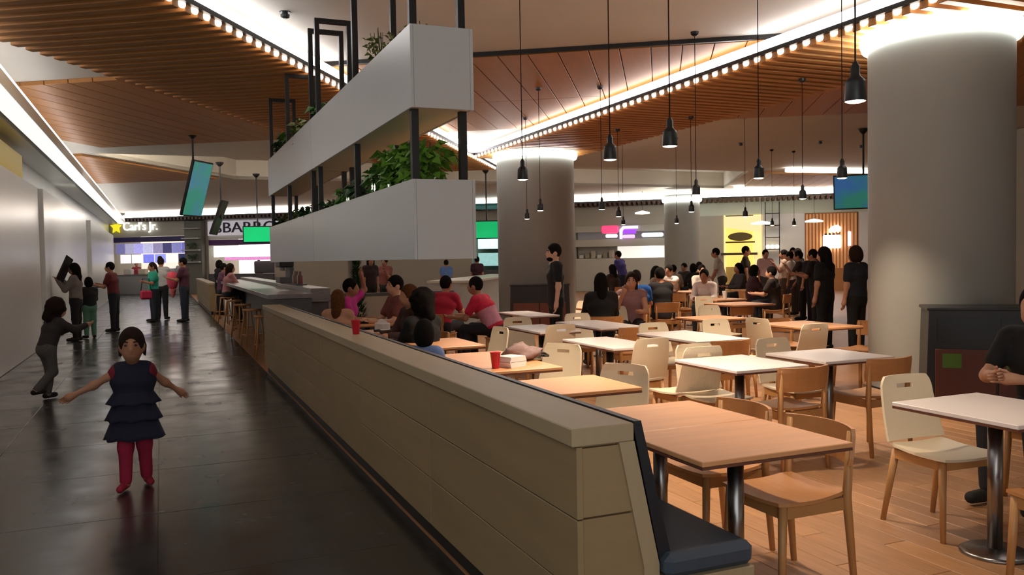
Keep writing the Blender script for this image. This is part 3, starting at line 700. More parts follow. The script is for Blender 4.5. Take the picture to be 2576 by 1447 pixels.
# burger stall
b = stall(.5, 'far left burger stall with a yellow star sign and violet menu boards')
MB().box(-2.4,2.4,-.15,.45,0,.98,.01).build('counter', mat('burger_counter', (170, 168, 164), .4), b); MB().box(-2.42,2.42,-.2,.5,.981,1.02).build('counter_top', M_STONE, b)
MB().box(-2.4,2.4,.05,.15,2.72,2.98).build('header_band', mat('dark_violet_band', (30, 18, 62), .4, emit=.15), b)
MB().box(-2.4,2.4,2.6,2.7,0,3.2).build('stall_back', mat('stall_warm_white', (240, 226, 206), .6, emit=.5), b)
cols = ((112,110,160),(170,168,200),(176,170,238),(196,196,230),(150,140,180),(70,66,110),(130,130,190),(110,108,190))
for k in range(8):
    x0 = -2.3+k*.58; MB().box(x0,x0+.55,.55,.6,2.12,2.66,.01).build('menu_board', mat('menu_%d' % k, cols[k], .4, emit=.42, var=.5, scale=9), b)
for k, c in enumerate(((236,232,232),(240,238,236),(120,124,220),(140,150,225),(240,236,230),(40,44,80))):
    x0 = -2.1+k*.72; MB().box(x0,x0+.66,.62,.66,1.62,2.08,.01).build('menu_board', mat('menu_low_%d' % k, c, .4, emit=.5, var=.35, scale=8), b)
for k, (x, c) in enumerate(((-1.2,(220,210,200)),(-.3,(236,220,190)),(.6,(220,216,210)),(1.5,(200,206,214)))):
    MB().box(x-.22,x+.22,.0,.3,1.021,1.32,.03).build('till', mat('till_%d' % k, c, .4), b)
sg = empty('stall_sign', (at_s(-.05)[0],at_s(-.05)[1],3.52), FR, 'white lettered sign with a yellow star over the burger stall', 'sign')
st = [];
for k in range(10):
    r = .36 if k % 2 == 0 else .17; a = PI/2+k*PI/5; st.append((-1.15+r*math.cos(a), r*math.sin(a)))
MB().prism(st, -.12, -.04, 'y').build('star', emat('yellow_star', (226, 214, 40), .45), sg)
me = text_mesh("Carl's Jr.", .62, .03, emat('sign_white', (255, 255, 250), .9), 'sign_letters')
o = inst('sign_letters', me, sg, (.35,-.10,0), (PI/2,0,0))
# pizza stall
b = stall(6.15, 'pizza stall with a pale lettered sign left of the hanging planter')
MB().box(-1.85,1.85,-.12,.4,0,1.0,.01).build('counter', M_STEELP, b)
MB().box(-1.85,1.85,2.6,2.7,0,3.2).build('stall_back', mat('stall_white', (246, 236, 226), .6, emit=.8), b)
MB().box(-1.85,1.85,.0,.12,2.45,2.72).build('header_band', mat('purple_band', (60, 8, 66), .4, emit=.12), b)
for k in range(4): MB().box(-1.8+k*.91,-1.8+k*.91+.88,.3,.36,1.85,2.42,.01).build('menu_board', mat('pizza_menu_%d' % k, ((240,250,248),(220,250,244),(236,236,250),(244,232,246))[k], .4, emit=.7, var=.2, scale=7), b)
MB().box(-1.2,1.7,.34,.38,1.68,1.84).build('menu_strip', mat('pizza_strip', (190, 120, 170), .4, emit=.7, var=.6, scale=14), b)
MB().box(.3,1.5,.6,1.2,1.0,1.62,.05).build('oven_hood', mat('oven_grey', (84, 82, 80), .4), b)
sg = empty('stall_sign', (at_s(6.6)[0],at_s(6.6)[1],3.3), FR, 'pale sign band with dark capital letters over the pizza stall', 'sign')
MB().box(-2.3,2.0,-.08,-.01,-.36,.36,.01).build('sign_panel', mat('pizza_sign_panel', (206, 198, 206), .5, emit=.25), sg)
o = inst('sign_letters', text_mesh('SBARRO', .74, .03, mat('navy_letters', (24, 22, 52), .5), 'sign_letters'), sg, (-.1,-.12,0), (PI/2,0,0)); o.scale = (1.28,1,1)
# slim dark pillar with shelves between the two stalls
b = empty('plant_shelf', (at_s(3.62)[0],at_s(3.62)[1],0), FR, 'narrow grey shelf tower with plants between the two far left stalls', 'shelf')
MB().box(-.5,.5,-.35,-.02,0,3.7,.01).build('tower', mat('tower_grey', (112, 110, 100), .6), b)
for z in (1.6,2.2,2.8,3.3): MB().box(-.55,.45,-.55,-.351,z,z+.05).build('shelf_board', mat('shelf_pale', (190, 188, 178), .5), b); 
for z in (1.65,2.25): 
    q = leaf_mesh(60,.25,.3,.14,int(z*10)); q.v = [(x, y*.4-.45, zz+z+.06) for x, y, zz in q.v]; q.build('foliage', M_LEAF[2], b)
# dark doorway stall, teal stall
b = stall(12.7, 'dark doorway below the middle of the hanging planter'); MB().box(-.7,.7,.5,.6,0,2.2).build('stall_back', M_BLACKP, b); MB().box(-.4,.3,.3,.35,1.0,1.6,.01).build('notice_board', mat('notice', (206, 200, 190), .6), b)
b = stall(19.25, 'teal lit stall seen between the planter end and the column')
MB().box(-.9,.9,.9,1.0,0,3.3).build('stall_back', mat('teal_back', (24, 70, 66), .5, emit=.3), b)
for k, (z0, z1, c, e) in enumerate(((2.55,3.1,(120,170,160),.5),(2.0,2.5,(176,244,238),2.0),(1.2,1.8,(150,200,196),.9))): MB().box(-.8,.55,.5,.55,z0,z1,.01).build('menu_board', mat('teal_menu_%d' % k, c, .4, emit=e*.5, var=.25, scale=5), b)
MB().lathe([(.0,0),(.36,0),(.36,.06),(0,.06)], 24, cap=False).build('round_sign', emat('pink_round', (236, 70, 110), .45), b, smooth=False); b.children[-1].location = (.62,-.1,2.85); b.children[-1].rotation_euler = (PI/2,0,0)
MB().box(-.9,.9,-.1,.4,0,1.0).build('counter', M_STEELP, b)
# white dessert stall with niches
b = stall(25.2, 'white stall with pink and purple glowing signs in its upper niche')
GW = mat('stall_grey_white', (186, 182, 172), .5)
for (z0, z1) in ((2.62,2.9),(1.98,2.3),(0,1.46)): MB().box(-2.0,2.0,-.12,.3,z0,z1,.01).build('fascia', GW, b)
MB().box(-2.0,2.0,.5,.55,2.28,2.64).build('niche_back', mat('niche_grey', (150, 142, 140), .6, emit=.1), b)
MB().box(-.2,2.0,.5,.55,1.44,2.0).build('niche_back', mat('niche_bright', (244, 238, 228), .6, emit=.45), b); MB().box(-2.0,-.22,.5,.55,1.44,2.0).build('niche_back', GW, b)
MB().box(-.8,-.05,-.25,-.13,2.55,2.9,.06).build('pink_sign', emat('pink_sign', (240, 70, 120), .5), b); MB().box(-.62,-.1,-.26,-.13,2.36,2.52,.04).build('pink_sign_caption', emat('caption_white', (240, 240, 236), .6), b)
arch = [(-.0,2.30),(.12,2.30),(.12,2.62),(.2,2.74),(.8,2.74),(.8,2.86),(.15,2.86),(.0,2.70)]; MB().prism(arch, -.26, -.13, 'y').build('violet_arch', emat('violet_arch', (214, 200, 255), .7), b)
MB().box(.14,.72,-.24,-.13,2.52,2.72,.03).build('purple_sign', emat('purple_sign', (150, 70, 220), .5), b); MB().box(.14,.66,-.24,-.13,2.32,2.48,.03).build('lilac_sign', emat('lilac_sign', (240, 180, 250), .6), b)
MB().lathe([(0,0),(.15,0),(.15,.08),(0,.08)], 20, cap=False).build('white_globe_sign', emat('white_globe', (250, 236, 255), 1.8), b); b.children[-1].location = (.72,-.26,2.76); b.children[-1].rotation_euler = (PI/2,0,0)
MB().box(.95,1.9,-.24,-.13,2.36,2.54,.06).build('aqua_caption', emat('aqua_caption', (216, 244, 240), .6), b)
for k, (x, c) in enumerate(((.75,(190,30,60)),(1.35,(70,14,40)))): 
    MB().lathe([(0,0),(.2,0),(.2,.05),(0,.05)], 20, cap=False).build('round_picture', mat('round_picture_%d' % k, c, .5, emit=.4), b); b.children[-1].location = (x,.3,1.78); b.children[-1].rotation_euler = (PI/2,0,0)
for k in range(6): MB().box(-1.9+k*.27,-1.7+k*.27,.2,.4,1.47,1.62+.1*(k%3),.02).build('jar', mat('jar_%d' % (k%3), ((220,210,196),(150,140,120),(196,180,160))[k%3], .4), b)
# yellow stall with oval sign
b = stall(30.4, 'yellow lit stall with a dark oval sign right of the distant column')
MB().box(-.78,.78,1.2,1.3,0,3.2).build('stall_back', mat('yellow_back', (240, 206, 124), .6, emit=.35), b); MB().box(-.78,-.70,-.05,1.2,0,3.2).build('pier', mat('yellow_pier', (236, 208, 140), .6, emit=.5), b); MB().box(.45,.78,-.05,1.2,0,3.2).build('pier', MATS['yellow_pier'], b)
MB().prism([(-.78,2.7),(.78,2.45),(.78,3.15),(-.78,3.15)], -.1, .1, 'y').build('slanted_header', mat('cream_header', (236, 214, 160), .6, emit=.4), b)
q = MB().lathe([(0,0),(.5,0),(.5,.06),(0,.06)], 28, cap=False).build('oval_sign', mat('olive_sign', (92, 78, 30), .5), b); q.location = (-.1,-.16,2.28); q.rotation_euler = (PI/2,0,0); q.scale = (1,.36,1)
MB().box(-.7,.5,-.16,-.1,2.02,2.08).build('sign_bar', mat('olive_bar', (80, 66, 26), .5), b); MB().box(-.9,.6,-.2,.4,1.5,1.6).build('awning_edge', mat('olive_dark', (60, 56, 24), .6), b); MB().box(-.75,.75,0,.5,0,1.0).build('counter', mat('yellow_counter', (200, 170, 100), .5), b)
# wood slat stall with white lit sign
b = stall(33.95, 'wood slat stall with a white lit sign beside the large column')
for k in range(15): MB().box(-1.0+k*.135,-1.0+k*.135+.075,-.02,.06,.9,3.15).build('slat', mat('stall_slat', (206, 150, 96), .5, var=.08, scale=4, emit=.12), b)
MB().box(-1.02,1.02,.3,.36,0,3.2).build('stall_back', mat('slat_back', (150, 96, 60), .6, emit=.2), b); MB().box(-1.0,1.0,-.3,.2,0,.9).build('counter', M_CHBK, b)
MB().box(-.35,.35,-.22,-.10,1.72,2.26,.04).build('lit_sign', emat('white_sign', (255, 250, 255), 3.0), b)
MB().prism([(-.1,2.36),(.32,2.40),(.36,2.56),(.22,2.68),(.0,2.62),(-.12,2.5)], -.2, -.1, 'y').build('white_leaf_sign', emat('white_leaf', (255, 244, 236), 2.5), b)
for k in range(4): MB().box(-.3+k*.16,-.2+k*.16,-.24,-.222,2.27,2.33).build('sign_mark', mat('sign_mark', (40, 40, 80), .5), b)
MB().box(.62,.74,-.1,-.04,1.8,2.4,.02).build('side_lamp', emat('lilac_side', (240, 224, 255), 1.5), b)
# white pier shelf with lamps
b = empty('lamp_shelf', (at_s(31.6)[0],at_s(31.6)[1],0), FR, 'tall wire shelf with small round lamps between the far right stalls', 'shelf')
for x in (-.28,.28): MB().tube([(x,-.3,0),(x,-.3,3.7)], .02, 6).build('shelf_post', M_DARK, b)
for z in (1.7,2.2,2.7,3.2): MB().box(-.3,.3,-.45,-.15,z,z+.03).build('shelf_board', M_DARK, b)
for k in range(3):
    q = MB(); q.lathe([(.001,0),(.07,.03),(.09,.09),(.07,.15),(.001,.18)], 12, -.18+k*.18, -.3); q.v = [(x,y,z+1.74) for x,y,z in q.v]; q.build('globe_lamp', emat('globe', (255, 238, 206), 1.6), b, smooth=True)
# disc lamps hanging over the far stalls
for (x, y, z, r, lb) in ((22.4,27.2,2.72,.42,'white disc lamp left of the yellow stall'),(24.0,26.0,2.75,.34,'white disc lamp right of the yellow stall'),(18.3,29.6,3.25,.3,'small white cone lamp by the distant column')):
    e = empty('disc_lamp', (x,y,z), 0, lb, 'lamp', 'disc lamps of the far stalls'); MB().lathe([(.001,0),(r,.02),(r,.07),(.05,.14),(.001,.15)], 24).build('disc', emat('disc', (255, 246, 228), 2.2), e, smooth=False); MB().tube([(0,0,.15),(0,0,4.2-z)], .008, 5).build('cord', M_CORD, e)
# high shelf wall near: hanging screens
def scr_mat(name, c1, c2, e):
    m = mat(name, c1, .3, emit=e); nt = m.node_tree; N = nt.nodes; L = nt.links; b = N['Principled BSDF']
    tc = N.new('ShaderNodeTexCoord'); no = N.new('ShaderNodeTexNoise'); no.inputs['Scale'].default_value = 1.6; L.new(tc.outputs['Object'], no.inputs['Vector'])
    cr = N.new('ShaderNodeValToRGB'); cr.color_ramp.elements[0].color = lin(c1)+(1,); cr.color_ramp.elements[1].color = lin(c2)+(1,); cr.color_ramp.elements[0].position = .4; cr.color_ramp.elements[1].position = .6
    L.new(no.outputs['Fac'], cr.inputs[0]); L.new(cr.outputs[0], b.inputs['Emission Color']); return m
def screen(loc, rz, tilt, w, h, m, label, pole=True):
    e = empty('hanging_screen', loc, rz, label, 'screen')
    p = MB().box(-w/2,w/2,-.03,.03,-h/2,h/2,.01).build('screen_case', M_DARK, e); p.rotation_euler = (tilt,0,0)
    q = MB().box(-w/2+.03,w/2-.03,-.036,-.031,-h/2+.03,h/2-.03).build('display', m, p)
    if pole:
        zc = 4.2-loc[2]; MB().tube([(0,.06,-.05),(0,.06,zc)], .022, 8).build('pole', M_DARK, e); MB().lathe([(.02,zc-.12),(.09,zc-.05),(.11,zc)], 14, 0, .06).build('ceiling_rose', M_DARK, e)
    return e
screen((.72,18.2,3.07), .98, .28, .72, 1.15, scr_mat('teal_screen', (66, 124, 150), (40, 138, 106), .32), 'tall teal hanging screen turned towards the walkway')
screen((1.45,23.3,2.75), -1.9, -.35, .6, .95, scr_mat('off_screen', (20, 16, 18), (26, 20, 22), .05), 'dark hanging screen seen from behind in front of the pizza stall')
screen((2.70,26.0,2.39), -.2, .1, .85, .5, scr_mat('green_screen', (14, 176, 104), (20, 190, 112), .42), 'green hanging screen left of the planter end')
screen((9.04,23.4,2.41), -.35, .1, .8, .55, scr_mat('green_screen_far', (14, 170, 100), (24, 184, 110), .42), 'green hanging screen right of the planter')
screen((14.0,13.7,2.85), -.9, .1, 1.2, .75, scr_mat('blue_green_screen', (40, 92, 150), (30, 118, 80), .3), 'blue green screen half hidden by the large column')
# right edge wall seen past the large column
wr = MB().box(-.1,.1,-12.3,6,0,4.2); wr.v = [(x+17.6,y+9.3,z) for x,y,z in wr.v]; wr = wr.build('wall_right', M_WALLG, base=(17.6,9.3,0)); S(wr, 'pale wall beyond the large column')
q = MB().box(-.13,-.101,-2.2,3.2,2.35,2.85).build('green_sign', mat('green_sign', (10, 92, 60), .4, emit=.2), wr); q = MB().box(-.12,-.101,-2.2,3.2,1.2,1.7).build('red_panel', mat('red_panel', (130, 60, 52), .5), wr)
# ------------------------------------------------------------------ people: continuous implicit bodies, clothes and hair as child meshes
def sdf_mesh(prims, res, k=.035):
    lo = np.array([1e9]*3); hi = -lo
    for p in prims:
        if p[0] == 'sub': continue
        if p[0] == 'e': c = np.array(p[1]); r = np.array(p[2]); R = max(r); a, b = c-R, c+R
        else:
            A, B = np.array(p[1]), np.array(p[2]); w = p[6] if p[0] == 't' else 1.0; R = max(p[3],p[4])*w; a, b = np.minimum(A,B)-R, np.maximum(A,B)+R
        lo = np.minimum(lo,a); hi = np.maximum(hi,b)
    lo -= 2.5*res; hi += 2.5*res
    n = np.maximum(np.ceil((hi-lo)/res).astype(int)+1, 4)
    ax = [lo[i]+res*np.arange(n[i]) for i in range(3)]
    f = np.full(n, .2)
    for p in prims:
        if p[0] == 'sub': q = p[1]
        else: q = p
        if q[0] == 'e': c = np.array(q[1]); R = max(q[2]); a, b = c-R, c+R
        else:
            A, B = np.array(q[1],float), np.array(q[2],float); w = q[6] if q[0] == 't' else 1.0; R = max(q[3],q[4])*w; a, b = np.minimum(A,B)-R, np.maximum(A,B)+R
        pad = k+2*res
        i0 = np.clip(((a-pad-lo)/res).astype(int), 0, n-1); i1 = np.clip(((b+pad-lo)/res).astype(int)+2, 1, n)
        sl = tuple(slice(i0[i],i1[i]) for i in range(3))
        X, Y, Z = np.meshgrid(ax[0][sl[0]], ax[1][sl[1]], ax[2][sl[2]], indexing='ij')
        if q[0] == 'e':
            r = q[2]; x, y, z = X-c[0], Y-c[1], Z-c[2]
            if len(q) > 3: M = q[3]; x, y, z = M[0][0]*x+M[0][1]*y+M[0][2]*z, M[1][0]*x+M[1][1]*y+M[1][2]*z, M[2][0]*x+M[2][1]*y+M[2][2]*z
            k0 = np.sqrt((x/r[0])**2+(y/r[1])**2+(z/r[2])**2); k1 = np.sqrt((x/r[0]**2)**2+(y/r[1]**2)**2+(z/r[2]**2)**2)+1e-9
            d = k0*(k0-1)/k1
        else:
            ab = B-A; l2 = float(ab@ab)+1e-9; x, y, z = X-A[0], Y-A[1], Z-A[2]
            h = np.clip((x*ab[0]+y*ab[1]+z*ab[2])/l2, 0, 1); x -= h*ab[0]; y -= h*ab[1]; z -= h*ab[2]
            if q[0] == 't':
                s = q[5]; w = q[6]; t = x*s[0]+y*s[1]+z*s[2]; g = t*(1-1/w); x -= g*s[0]; y -= g*s[1]; z -= g*s[2]
            d = np.sqrt(x*x+y*y+z*z)-(q[3]+(q[4]-q[3])*h)
        if p[0] == 'sub': f[sl] = np.maximum(f[sl], -d)
        else:
            g = f[sl]; hh = np.clip(.5+.5*(g-d)/k, 0, 1); f[sl] = g*(1-hh)+d*hh-k*hh*(1-hh)
    # surface nets
    sg = f < 0; nx, ny, nz = n
    corner = np.zeros((nx-1,ny-1,nz-1), int)
    for dx in (0,1):
        for dy in (0,1):
            for dz in (0,1): corner += sg[dx:nx-1+dx, dy:ny-1+dy, dz:nz-1+dz]
    act = (corner > 0) & (corner < 8); idx = -np.ones(act.shape, int); cells = np.argwhere(act); idx[act] = np.arange(len(cells))
    acc = np.zeros((len(cells),3)); cnt = np.zeros(len(cells))
    ce_ = cells
    for a_ in range(3):
        o1, o2 = [i for i in range(3) if i != a_]
        for u in (0,1):
            for v in (0,1):
                off = np.zeros(3,int); off[o1] = u; off[o2] = v; q0 = ce_+off; q1 = q0.copy(); q1[:,a_] += 1
                f0 = f[q0[:,0],q0[:,1],q0[:,2]]; f1 = f[q1[:,0],q1[:,1],q1[:,2]]; c = (f0 < 0) != (f1 < 0)
                t = np.where(c, f0/(f0-f1+1e-12), 0); pt = q0.astype(float); pt[:,a_] += t
                acc[c] += pt[c]; cnt[c] += 1
    V = lo+res*acc/np.maximum(cnt,1)[:,None]
    F = []
    for a_ in range(3):
        o1, o2 = [(1,2),(2,0),(0,1)][a_]
        s0 = [slice(None)]*3; s1 = [slice(None)]*3; s0[a_] = slice(0,-1); s1[a_] = slice(1,None)
        ch = sg[tuple(s0)] != sg[tuple(s1)]; P = np.argwhere(ch)
        P = P[(P[:,o1] > 0) & (P[:,o2] > 0) & (P[:,o1] < n[o1]-1) & (P[:,o2] < n[o2]-1)]
        if not len(P): continue
        def ci(d1, d2): Q = P.copy(); Q[:,o1] -= d1; Q[:,o2] -= d2; return idx[Q[:,0],Q[:,1],Q[:,2]]
        q = np.stack([ci(1,1), ci(0,1), ci(0,0), ci(1,0)], 1); inside = sg[P[:,0],P[:,1],P[:,2]]
        q[~inside] = q[~inside][:,::-1]; F.append(q)
    F = np.concatenate(F); F = F[(F >= 0).all(1)]
    return V, F
def np_mesh(name, V, F, m):
    me = bpy.data.meshes.new(name); me.vertices.add(len(V)); me.vertices.foreach_set('co', np.asarray(V,np.float32).ravel())
    me.loops.add(F.size); me.loops.foreach_set('vertex_index', F.ravel().astype(np.int32)); me.polygons.add(len(F))
    me.polygons.foreach_set('loop_start', np.arange(0,F.size,4,dtype=np.int32)); me.polygons.foreach_set('loop_total', np.full(len(F),4,np.int32))
    me.polygons.foreach_set('use_smooth', np.ones(len(F),bool)); me.update(calc_edges=True); me.materials.append(m); return me
def cloth(name, rgb, rough=.85): return mat('cloth_'+name, rgb, rough, var=.12, scale=14)
def nrm(v): v = np.array(v,float); return v/np.linalg.norm(v)
SKIN = {'a': (198, 146, 116), 'b': (168, 116, 88), 'c': (124, 82, 60), 'd': (214, 168, 142)}
HAIRC = {'black': (20, 15, 14), 'brown': (92, 54, 30), 'dark': (42, 28, 22)}
def person(pos, yaw, label, h=1.66, pose='stand', lean=0.0, arms=None, shirt=(90,90,90), sleeve='short', pants=(30,32,40), shoes=(30,26,24), skin='b', hair=('black','short'),
           turn=0.0, nod=0.0, dress=None, stripes=None, res=.014, face=False, seat=.45, step=0.0, beard=False, heads=1.0, group='people in the food court', legcol=None, bulk=1.0, z=0.0, legs=None, cap=None):
    s = h/1.70; d = min(1.0, s+.06)  # d: girth scale
    if pose == 'sit': zh = seat+.085*s; 
    else: zh = .92*s
    sp = np.array([0, math.sin(lean), math.cos(lean)]); fw = np.array([0, math.cos(lean), -math.sin(lean)])
    hip = np.array([0,0,zh]); waist = hip+.17*s*sp; chest = hip+.34*s*sp; sh = hip+.47*s*sp; neck = hip+.52*s*sp
    hs = heads*max(.78, min(1.05, .45+.57*s))
    up = nrm(sp*.6+np.array([0,0,.8])); hc = neck+up*.14*hs+np.array([0,.02*hs,0])
    ct, st_ = math.cos(turn), math.sin(turn); cn, sn = math.cos(nod), math.sin(nod)
    # head frame: x right, y forward, z up (rows of M map world offset -> head local)
    hx = np.array([ct,st_,0]); hy = np.array([-st_*cn,ct*cn,sn]); hz = np.cross(hx,hy); M = [hx,hy,hz]
    Hp = lambda x, y, z: hc+(hx*x+hy*y+hz*z)*hs
    SW = .175*s*bulk; X = np.array([1.0,0,0])
    J = {}
    arms = arms or (((.10,.03,-1),(.03,.12,-1)),((.10,.03,-1),(.03,.12,-1)))
    for i, sd in ((0,-1),(1,1)):
        ua, fa = [nrm(np.array(v)*np.array([sd,1,1])) for v in arms[i]]
        a0 = sh+X*sd*SW-sp*.01; el = a0+ua*.285*s; wr_ = el+fa*.25*s; J[sd] = (a0,el,wr_,fa)
    Lg = {}
    for i, sd in ((0,-1),(1,1)):
        h0 = hip+X*sd*.088*s
        if legs: kd, fd = legs[i]; kd, fd = nrm(kd), nrm(fd); kn = h0+kd*.43*s; an = kn+fd*.42*s; toe = an+np.array([0,.14*s,-.03*s])
        elif pose == 'sit': kn = h0+np.array([sd*.05,.41*s,.0]); an = np.array([kn[0]+sd*.01, kn[1]-.03, .075]); toe = an+np.array([sd*.02,.14*s,-.035])
        else:
            y = step*sd*.5; kn = h0+np.array([sd*.005,y*.5+abs(step)*.12,-.43*s]); an = np.array([h0[0]+sd*.01,y,.08*s]); toe = an+np.array([sd*.03,.15*s,-.04*s])
        Lg[sd] = (h0,kn,an,toe)
    def torso(inf, low=.03, top=True):
        q = [('t', hip-sp*low*s, waist, .112*d*bulk+inf, .098*d*bulk+inf, X, 1.42), ('t', waist, chest, .098*d*bulk+inf, .112*d*bulk+inf, X, 1.45)]
        if top: q += [('t', chest, sh-sp*.02*s, .112*d*bulk+inf, .07*d+inf, X, 1.6), ('c', sh-X*SW*.8, sh+X*SW*.8, .058*d+inf, .058*d+inf)]
        return q
    body = torso(0)+[('c', sh, neck+sp*.04*s, .056*d, .05*d)]
    hr = (.074*hs,.093*hs,.112*hs)
    body += [('e', Hp(0,0,.01), hr, M), ('e', Hp(0,.028,-.06), (.052*hs,.062*hs,.058*hs), M), ('c', Hp(0,.088,.012), Hp(0,.108,-.022), .010*hs, .014*hs),
             ('e', Hp(.076,-.008,-.008), (.011*hs,.022*hs,.032*hs), M), ('e', Hp(-.076,-.008,-.008), (.011*hs,.022*hs,.032*hs), M), ('c', Hp(-.018,.084,-.058), Hp(.018,.084,-.058), .010*hs, .010*hs)]
    fing = MB()
    for sd in (-1,1):
        a0, el, wr_, fa = J[sd]; body += [('c', a0, el, .047*d, .038*d), ('c', el, wr_, .038*d, .026*d)]
        side = np.cross(fa, [0,1,0] if abs(fa[1]) < .8 else [0,0,1]); side = nrm(side); pal = np.cross(side, fa); pc = wr_+fa*.045*s
        body += [('c', wr_, wr_+fa*.03*s, .025*d, .027*d), ('c', pc-side*.016*s, pc+side*.016*s, .022*d, .020*d)]
        hl = .085*s
        for q, (o_, L) in enumerate(((-.027,.72),(-.009,.95),(.009,1.0),(.027,.9))):
            b0 = pc+side*o_*s+fa*.02*s; curl = .35
            fing.tube([b0, b0+fa*hl*.5*L, b0+(fa*.85+pal*curl*.6)*hl*.8*L, b0+(fa*.95+pal*curl)*hl*L], [.0095*d,.009*d,.008*d,.005*d], 5)
        b0 = wr_+fa*.02*s+side*-sd*.02*s; tdir = nrm(fa*.75+side*-sd*.6+pal*.25); fing.tube([b0, b0+tdir*.04*s, b0+tdir*.05*s+fa*.025*s], [.012*d,.0105*d,.006*d], 5)
    for sd in (-1,1):
        h0, kn, an, toe = Lg[sd]; body += [('c', h0, kn, .082*d, .056*d), ('c', kn, an, .054*d, .036*d), ('c', an-np.array([0,.03*s,.03*s]), toe, .036*d, .03*d)]
    rb_ = max(res, .012)
    V, F = sdf_mesh(body, rb_)
    zmin = V[:,2].min() if pose == 'stand' and not legs else 0
    if pose == 'stand' and legs: zmin = V[:,2].min()
    me = np_mesh('person', V, F, mat('skin_'+skin, SKIN[skin], .55, var=.05, scale=10))
    if len(fing.v):
        import bmesh
        bm = bmesh.new(); bm.from_mesh(me); t = fing.mesh('tmp', MATS['skin_'+skin], True); bm.from_mesh(t); bm.to_mesh(me); bm.free(); bpy.data.meshes.remove(t)
    ob = bpy.data.objects.new('person', me); COL.objects.link(ob); ob.location = (pos[0],pos[1],z-zmin+.011); ob.rotation_euler = (0,0,yaw); tag(ob, label, 'person', group)
    def child(nm, prims, m, k=.03, r=None):
        V, F = sdf_mesh(prims, r or max(res,.012), k)
        if not len(F): return None
        c = bpy.data.objects.new(nm, np_mesh(nm, V, F, m)); COL.objects.link(c); c.parent = ob; return c
    inf = .014 if res < .02 else .018
    ck = lambda c, tag_='': cloth('%d_%d_%d' % tuple(c), c)
    pr = torso(inf, -.04)
    for sd in (-1,1):
        a0, el, wr_, fa = J[sd]
        if sleeve == 'short': pr.append(('c', a0, a0+(el-a0)*.62, .052*d+inf, .046*d+inf*1.1))
        elif sleeve == 'long': pr += [('c', a0, el, .05*d+inf, .042*d+inf), ('c', el, wr_-fa*.02, .042*d+inf, .03*d+inf)]
        else: pr.append(('c', a0, a0+(el-a0)*.15, .05*d+inf*.8, .045*d+inf*.6))
    sc_ = child('shirt', pr, ck(shirt))
    if stripes and sc_:
        m2 = ck(stripes); me2 = sc_.data; me2.materials.append(m2)
        zc = np.array([p.center[:] for p in me2.polygons]); t = (zc-hip)@sp/(s)
        for p, tv in zip(me2.polygons, t): p.material_index = 1 if .06 < tv < .30 else 0
    pr = torso(inf*.85, .05, False)[:1]
    lc = legcol or pants
    lpr = []
    for sd in (-1,1):
        h0, kn, an, toe = Lg[sd]; lpr += [('c', h0, kn, .084*d+inf*.8, .06*d+inf*.8), ('c', kn, an+(kn-an)*.06, .058*d+inf*.8, .044*d+inf*.8)]
    child('trousers', pr+lpr, ck(lc))
    for sd in (-1,1):
        h0, kn, an, toe = Lg[sd]; child('shoe', [('c', an-np.array([0,.04*s,.03*s]), toe, .040*d+.004, .034*d+.004)], ck(shoes))
    if dress:
        child('dress', torso(inf*1.35, .02), ck(dress), r=min(res,.012))
        sk = MB(); nt_ = 40
        for q, (t0, t1, r0, r1) in enumerate(((.06,.16,.10,.155),(-.06,.06,.115,.165),(-.20,-.05,.125,.175))):
            rows = []
            for i in range(7):
                t = i/6; zz = hip[2]+(t1+(t0-.015-t1)*t)*s/.63*1.0; rr = r0+(r1-r0)*t
                rows.append([((rr+.008*t*math.sin(9*2*PI*k/nt_+q))*1.12*math.cos(2*PI*k/nt_), (rr*.80+.008*t*math.sin(9*2*PI*k/nt_+q))*math.sin(2*PI*k/nt_), zz+.006*t*math.sin(7*2*PI*k/nt_)) for k in range(nt_+1)])
            sk.sheet(rows, .006)
        sk.build('skirt', ck(dress), ob, smooth=True)
    hm = mat('hair_'+hair[0], HAIRC[hair[0]], .9, spec=.15, var=.25, scale=40)
    hp_ = [('e', Hp(0,-.012,.028), (.088*hs,.104*hs,.112*hs), M)]
    if hair[1] in ('long','wild'):
        hp_ += [('c', Hp(0,-.06,0), Hp(0,-.085,-.16), .075*hs, .06*hs), ('c', Hp(0,-.085,-.16), Hp(0,-.10,-.32), .065*hs, .035*hs), ('c', Hp(.062,-.01,0), Hp(.07,-.02,-.15), .032*hs, .025*hs), ('c', Hp(-.062,-.01,0), Hp(-.07,-.02,-.15), .032*hs, .025*hs)]
    if hair[1] == 'wild': hp_ += [('e', Hp(0,-.04,.05), (.125*hs,.13*hs,.13*hs), M), ('c', Hp(0,-.1,0), Hp(0,-.17,-.12), .08*hs, .05*hs)]
    if hair[1] == 'bob': hp_ += [('e', Hp(0,-.025,-.02), (.10*hs,.10*hs,.12*hs), M)]
    if hair[1] == 'girl': hp_ += [('c', Hp(0,-.10,.03), Hp(0,-.14,-.14), .04*hs, .025*hs), ('c', Hp(.078,-.03,.0), Hp(.082,-.04,-.07), .018*hs, .012*hs), ('c', Hp(-.078,-.03,.0), Hp(-.082,-.04,-.07), .018*hs, .012*hs)]
    if hair[1] == 'wild':
        rg = np.random.RandomState(int(abs(pos[0]*100))); 
        for q in range(26):
            a_, b_ = rg.uniform(-1,1)*2.2, rg.uniform(-.9,1.2); r_ = .115
            hp_.append(('e', Hp(r_*math.sin(a_)*math.cos(b_), -.03-r_*math.cos(a_)*math.cos(b_), .04+r_*math.sin(b_)), (rg.uniform(.02,.04)*hs,)*3))
    if hair[1] == 'bun': hp_ += [('e', Hp(0,-.07,.12), (.06*hs,.06*hs,.06*hs), M)]
